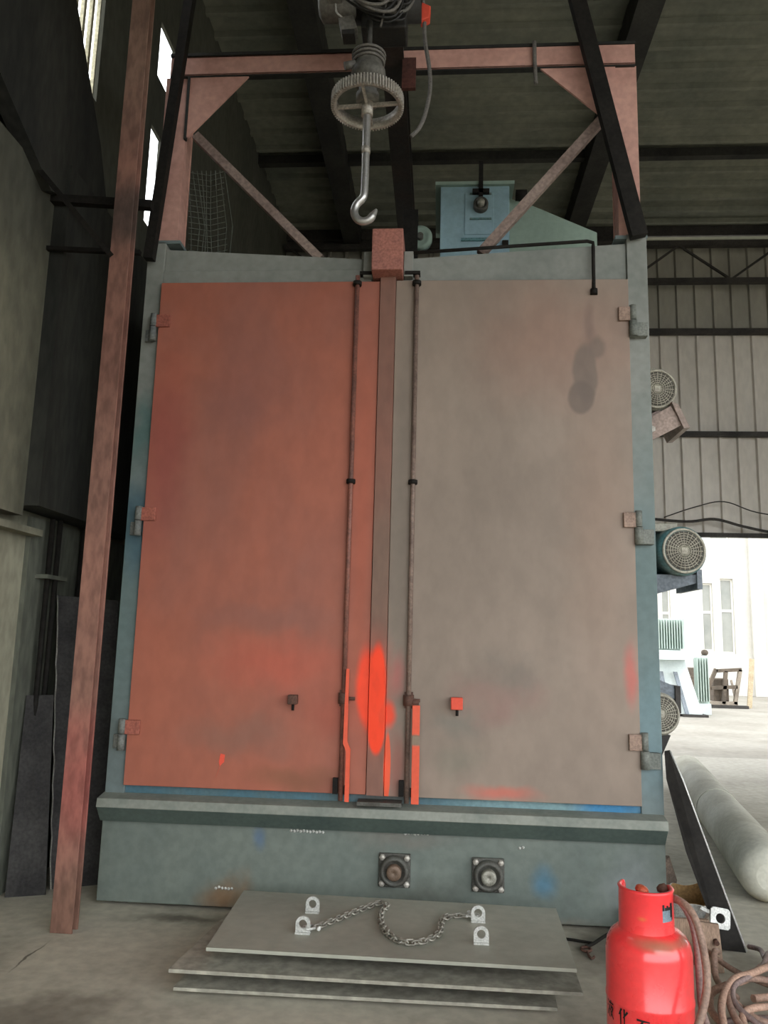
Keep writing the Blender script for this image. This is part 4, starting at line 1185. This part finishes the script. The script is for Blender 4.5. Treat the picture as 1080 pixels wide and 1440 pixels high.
# ------------------------------------------------------------------ blast wheel motors
def motor(label, c, axis, r, length, bm, capm, grp):
    """c = centre of the fan cover face, axis points out of the face"""
    c, ax = Vector(c), Vector(axis).normalized()
    t = thing('electric_motor', label, 'motor', tuple(c), grp)
    MB().lathe([(0, 0.0), (r * 0.80, 0.0), (r * 0.83, -0.004), (r, -0.018), (r, -0.12), (r * 0.97, -0.12), (r * 0.97, -0.02), (0, -0.02)], c - ax * 0.0, ax, 40).build('fan_cover', capm, t)
    MB().lathe([(0, -0.12), (r * 0.86, -0.12), (r * 0.88, -0.13), (r * 0.88, -length + 0.04), (r * 0.8, -length), (0, -length)], c, ax, 40).build('body', bm, t)
    u = Vector((0, 0, 1)); u = (u - ax * u.dot(ax)).normalized(); w = ax.cross(u)
    mb = MB()
    for k in range(28):
        a = 2 * math.pi * k / 28
        d = u * math.cos(a) + w * math.sin(a)
        mb.bar(c - ax * 0.13 + d * r * 0.92, c - ax * (length - 0.05) + d * r * 0.92, 0.007, r * 0.12, d)
    mb.build('cooling_fins', bm, t)
    MB().lathe([(0, 0.0015), (r * 0.80, 0.0015)], c, ax, 40).build('cover_disc', 'grille_back', t)
    g = MB()
    R = r * 0.80
    for q in range(1, 8):
        rr = R * q / 8
        g.tube([c + ax * 0.004 + (u * math.cos(a) + w * math.sin(a)) * rr for a in [i * 2 * math.pi / 28 for i in range(28)]], 0.0028, 4, closed=True)
    for k in range(24):
        a = 2 * math.pi * k / 24
        d = u * math.cos(a) + w * math.sin(a)
        g.tube([c + ax * 0.004 + d * R * 0.14, c + ax * 0.004 + d * R * 0.99], 0.0026, 4)
    g.build('grille', 'grille', t)
    m_ = Matrix((u, w, ax)).transposed().to_4x4()
    MB().box(-0.02, 0.02, -0.02, 0.02, 0.004, 0.009, Matrix.Translation(c) @ m_).build('grille_boss', 'grille', t)
    g2 = MB().tube([c + ax * 0.0 + (u * math.cos(a) + w * math.sin(a)) * r * 0.87 for a in [i * 2 * math.pi / 40 for i in range(40)]], r * 0.055, 6, closed=True)
    g2.build('cover_rim', 'grille', t)
    return t, c, ax


GRP = 'motors on the right side of the chamber'
t1, c, ax = motor('highest of the three motors, dusty grey, right of the brown door', (1.845, 0.62, 3.235), (0.12, -1, -0.10), 0.145, 0.42, 'motor_grey', 'motor_grey', GRP)
MB().box(1.60, 1.90, 0.66, 1.02, 2.965, 3.04, Matrix.Translation((1.75, 0.8, 3.0)) @ Matrix.Rotation(math.radians(-26), 4, 'Y') @ Matrix.Translation((-1.75, -0.8, -3.0))).build('mount_plate', 'bracket', t1, 0.003)
MB().prism([(1.60, 0.62, 2.77), (1.60, 0.62, 2.92), (1.93, 0.62, 3.115), (2.0, 0.62, 2.985)], (0, 0.02, 0)).build('bracket', 'bracket', t1)
MB().prism([(1.93, 0.60, 3.14), (1.975, 0.60, 3.12), (2.045, 0.60, 2.96), (2.005, 0.60, 2.955)], (0, 0.4, 0)).build('bracket_flange', 'bracket', t1)
MB().cyl((1.80, 0.60, 2.95), (1.80, 0.625, 2.95), 0.022, n=6).build('bolt', 'gear', t1)

t2, c, ax = motor('middle motor of the three, teal with a clear round grille', (1.885, 0.30, 2.095), (0.18, -1, 0.0), 0.152, 0.46, 'motor', 'motor', GRP)
MB().prism([(1.60, 0.36, 1.86), (1.60, 0.36, 1.95), (1.98, 0.36, 1.955), (1.98, 0.36, 1.905), (1.62, 0.36, 1.80)], (0, 0.40, 0)).build('bracket', 'bracket_blue', t2)
MB().box(1.97, 2.0, 0.34, 0.78, 1.865, 1.985).build('bracket_flange', 'bracket_blue', t2)
MB().box(1.72, 1.90, 0.46, 0.66, 2.235, 2.29).build('terminal_box', 'motor_grey', t2, 0.008)
MB().tube(smooth_path([(1.74, 0.44, 2.27), (1.69, 0.36, 2.24), (1.66, 0.33, 2.12), (1.665, 0.34, 1.95)]), 0.014, 8).build('motor_cable', 'motor_grey', t2)
MB().tube(smooth_path([(1.72, 0.40, 2.27), (1.68, 0.34, 2.19), (1.655, 0.33, 2.17)]), 0.012, 8).build('motor_cable', 'black_steel', t2)

t3, c, ax = motor('lowest of the three motors, half hidden beside the blue frame post', (1.713, 0.30, 1.115), (0.12, -1, 0.02), 0.126, 0.42, 'motor', 'motor_grey', GRP)
MB().prism([(1.60, 0.34, 1.26), (1.60, 0.34, 1.36), (1.82, 0.34, 1.275), (1.82, 0.34, 1.20)], (0, 0.36, 0)).build('bracket', 'bracket_blue', t3)
MB().box(1.81, 1.84, 0.32, 0.7, 1.12, 1.28).build('bracket_flange', 'girt', t3)
MB().prism([(1.60, 0.34, 0.86), (1.60, 0.34, 0.98), (1.78, 0.34, 0.99), (1.72, 0.34, 0.86)], (0, 0.3, 0)).build('foot_bracket', 'girt', t3)

# sagging cables under the opening lintel
MB().tube(smooth_path([(3.2, 6.75, 3.35), (3.9, 6.75, 3.30), (4.3, 6.75, 3.34), (4.7, 6.75, 3.24), (5.2, 6.75, 3.15), (6.2, 6.75, 3.1)]), 0.02, 6).solo('lintel_cable', 'girt', 'thick dark cable sagging along the lintel of the loading opening', 'cable', (4.5, 6.75, 3.2), 'cables over the loading opening')
MB().tube(smooth_path([(3.6, 6.77, 3.36), (4.05, 6.77, 3.52), (4.45, 6.77, 3.60), (4.9, 6.77, 3.45), (5.6, 6.77, 3.36), (6.2, 6.77, 3.34)]), 0.009, 5).solo('lintel_cable', 'girt', 'thin wire arching up above the lintel of the loading opening', 'cable', (4.5, 6.77, 3.5), 'cables over the loading opening')

# ================================================================== YARD OUTSIDE
FY = 23.0
fa = thing('white_building', 'bright white rendered building with tall windows across the yard', 'building', (10, FY, 0))
wins = [(8.15, 8.55, 4.75, 7.6), (9.36, 9.72, 1.45, 3.75), (9.98, 10.42, 1.38, 3.92), (9.70, 10.35, 5.25, 7.8), (11.6, 12.5, 2.0, 4.3), (11.6, 12.5, 5.4, 8.0), (8.0, 8.3, 1.5, 3.6), (13.6, 14.4, 2.0, 4.3)]
xs = sorted({4.0, 24.0, *[w[0] for w in wins], *[w[1] for w in wins]})
mb = MB()
for xa, xb in zip(xs[:-1], xs[1:]):
    cuts = sorted((w[2], w[3]) for w in wins if w[0] <= xa + 1e-6 and w[1] >= xb - 1e-6)
    z = 0
    for q0, q1 in cuts:
        mb.box(xa, xb, FY, FY + 0.3, z, q0)
        z = q1
    mb.box(xa, xb, FY, FY + 0.3, z, 10.5)
mb.build('wall', 'facade', fa)
MB().box(10.95, 11.35, FY - 0.14, FY, 0, 10.5).build('pilaster', 'facade', fa)
for xa, xb, za, zb in wins:
    wf = MB().box(xa, xa + 0.05, FY + 0.1, FY + 0.18, za, zb).box(xb - 0.05, xb, FY + 0.1, FY + 0.18, za, zb).box(xa + 0.05, xb - 0.05, FY + 0.1, FY + 0.18, za, za + 0.06) \
        .box(xa + 0.05, xb - 0.05, FY + 0.1, FY + 0.18, zb - 0.06, zb).box(xa + 0.05, xb - 0.05, FY + 0.1, FY + 0.18, za + (zb - za) * 0.55, za + (zb - za) * 0.55 + 0.09).build('window', 'frame_white', fa)
    MB().box(xa + 0.05, xb - 0.05, FY + 0.13, FY + 0.15, za + 0.06, zb - 0.06).build('pane', 'pane', wf)

TY = 15.0
tf = thing('transformer', 'pale green finned transformer tank standing in the yard', 'transformer', (5.9, TY + 0.5, 0))
MB().box(5.25, 6.30, TY, TY + 1.0, 0, 1.45).box(5.30, 6.25, TY + 0.1, TY + 0.9, 1.45, 2.22).build('tank', 'trafo', tf, 0.02)
for k in range(16):
    x = 5.32 + k * 0.062
    MB().box(x, x + 0.016, TY - 0.06, TY + 0.1, 1.50, 2.20).build('fin', 'trafo', tf)
MB().box(5.2, 6.45, TY - 0.14, TY + 0.9, 1.36, 1.46).build('flange', 'white_metal', tf, 0.01)
MB().box(6.27, 6.31, TY - 0.06, TY + 0.5, 1.50, 2.24).build('end_rail', 'trafo', tf)
cb = thing('metal_cabinet', 'pale grey metal casing tilted in front of the transformer', 'cabinet', (6.0, TY - 0.6, 0))
MB().prism([(5.3, TY - 1.0, 0.05), (6.35, TY - 1.0, 0.05), (6.12, TY - 0.6, 1.25), (5.3, TY - 0.6, 1.25)], (0.05, 0.35, 0.0)).build('casing', 'white_metal', cb, 0.01)
MB().prism([(5.2, TY - 1.05, 1.25), (6.18, TY - 0.95, 1.25), (6.28, TY - 0.9, 1.36), (5.2, TY - 1.0, 1.33)], (0.0, 0.5, 0.03)).build('lid', 'white_metal', cb, 0.01)
MB().prism([(5.95, TY - 1.03, 0.06), (6.03, TY - 1.03, 0.06), (5.88, TY - 0.74, 0.98), (5.80, TY - 0.74, 0.98)], (0, -0.06, 0)).build('rib', 'bracket_blue', cb)
MB().prism([(5.55, TY - 1.03, 0.06), (5.63, TY - 1.03, 0.06), (5.56, TY - 0.74, 0.98), (5.48, TY - 0.74, 0.98)], (0, -0.06, 0)).build('rib', 'bracket_blue', cb)
MB().box(5.9, 6.45, TY - 1.1, TY - 0.7, 0, 0.05).build('foot', 'girt', cb)
rd = thing('radiator', 'pale green finned radiator beside the tilted casing', 'radiator', (6.64, TY + 0.2, 0))
MB().box(6.47, 6.78, TY - 0.2, TY - 0.1, 0.25, 1.36).build('header', 'trafo', rd)
for k in range(5):
    MB().box(6.48 + k * 0.06, 6.50 + k * 0.06, TY - 0.34, TY - 0.2, 0.3, 1.3).build('fin', 'trafo', rd)
MB().box(6.47, 6.78, TY - 0.3, TY, 0.0, 0.25).build('foot', 'white_metal', rd)

# scrap heap
SY = 17.5
random.seed(3)
DX = -0.35
o = thing('scrap_casting', 'brown forked casting at the left of the scrap heap in the yard', 'scrap', (7.4, (SY + 0.6), 0))
MB().cyl((7.50, (SY + 0.6), 0.0), (7.46, (SY + 0.6), 0.75), 0.12, 0.16, 10).box(7.25, 7.75, (SY + 0.6) - 0.15, (SY + 0.6) + 0.15, 0.72, 1.0).build('stem', 'scrap', o, 0.02)
MB().bar((7.55, (SY + 0.6) - 0.1, 0.05), (7.75, (SY + 0.6) - 0.05, 1.35), 0.12, 0.12).build('prong', 'scrap', o)
MB().lathe([(0, -0.06), (0.08, -0.06), (0.08, 0.06), (0, 0.06)], (7.75, (SY + 0.6) - 0.1, 1.42), (0, -1, 0), 12).build('wheel', 'scrap', o)
o = thing('scrap_trestle', 'tan slanting frame at the right of the scrap heap in the yard', 'scrap', (8.2, SY, 0))
for a_, b_ in (((7.7, 0.1), (8.1, 1.0)), ((8.1, 0.95), (8.75, 1.0)), ((8.55, 0.1), (8.72, 1.0)), ((7.75, 0.12), (8.6, 0.12)), ((7.95, 0.5), (8.62, 0.55)), ((8.25, 0.1), (8.35, 0.95))):
    MB().bar((a_[0] + DX, SY - 0.35, a_[1]), (b_[0] + DX, SY - 0.35, b_[1]), 0.09, 0.09).build('frame_bar', random.choice(('scrap', 'scrap_light')), o)
MB().box(7.7, 8.1, SY - 0.25, SY + 0.2, 0.15, 0.75).build('gearbox', 'scrap', o, 0.03)
MB().box(7.3, 8.5, SY - 0.5, SY - 0.3, 0, 0.07).build('skid', 'girt', o)
MB().bar((8.62, SY - 0.2, 0.0), (8.86, SY + 0.1, 1.28), 0.12, 0.04).solo('leaning_plank', 'plank', 'pale plank leaning at the right of the scrap heap', 'plank', (9.02, SY - 0.2, 0))
MB().bar((8.42, SY + 0.1, 0.0), (8.34, SY + 0.25, 0.7), 0.05, 0.05).solo('scrap_post', 'scrap_light', 'short tan post beside the slanting scrap frame', 'post', (8.8, SY + 0.1, 0))
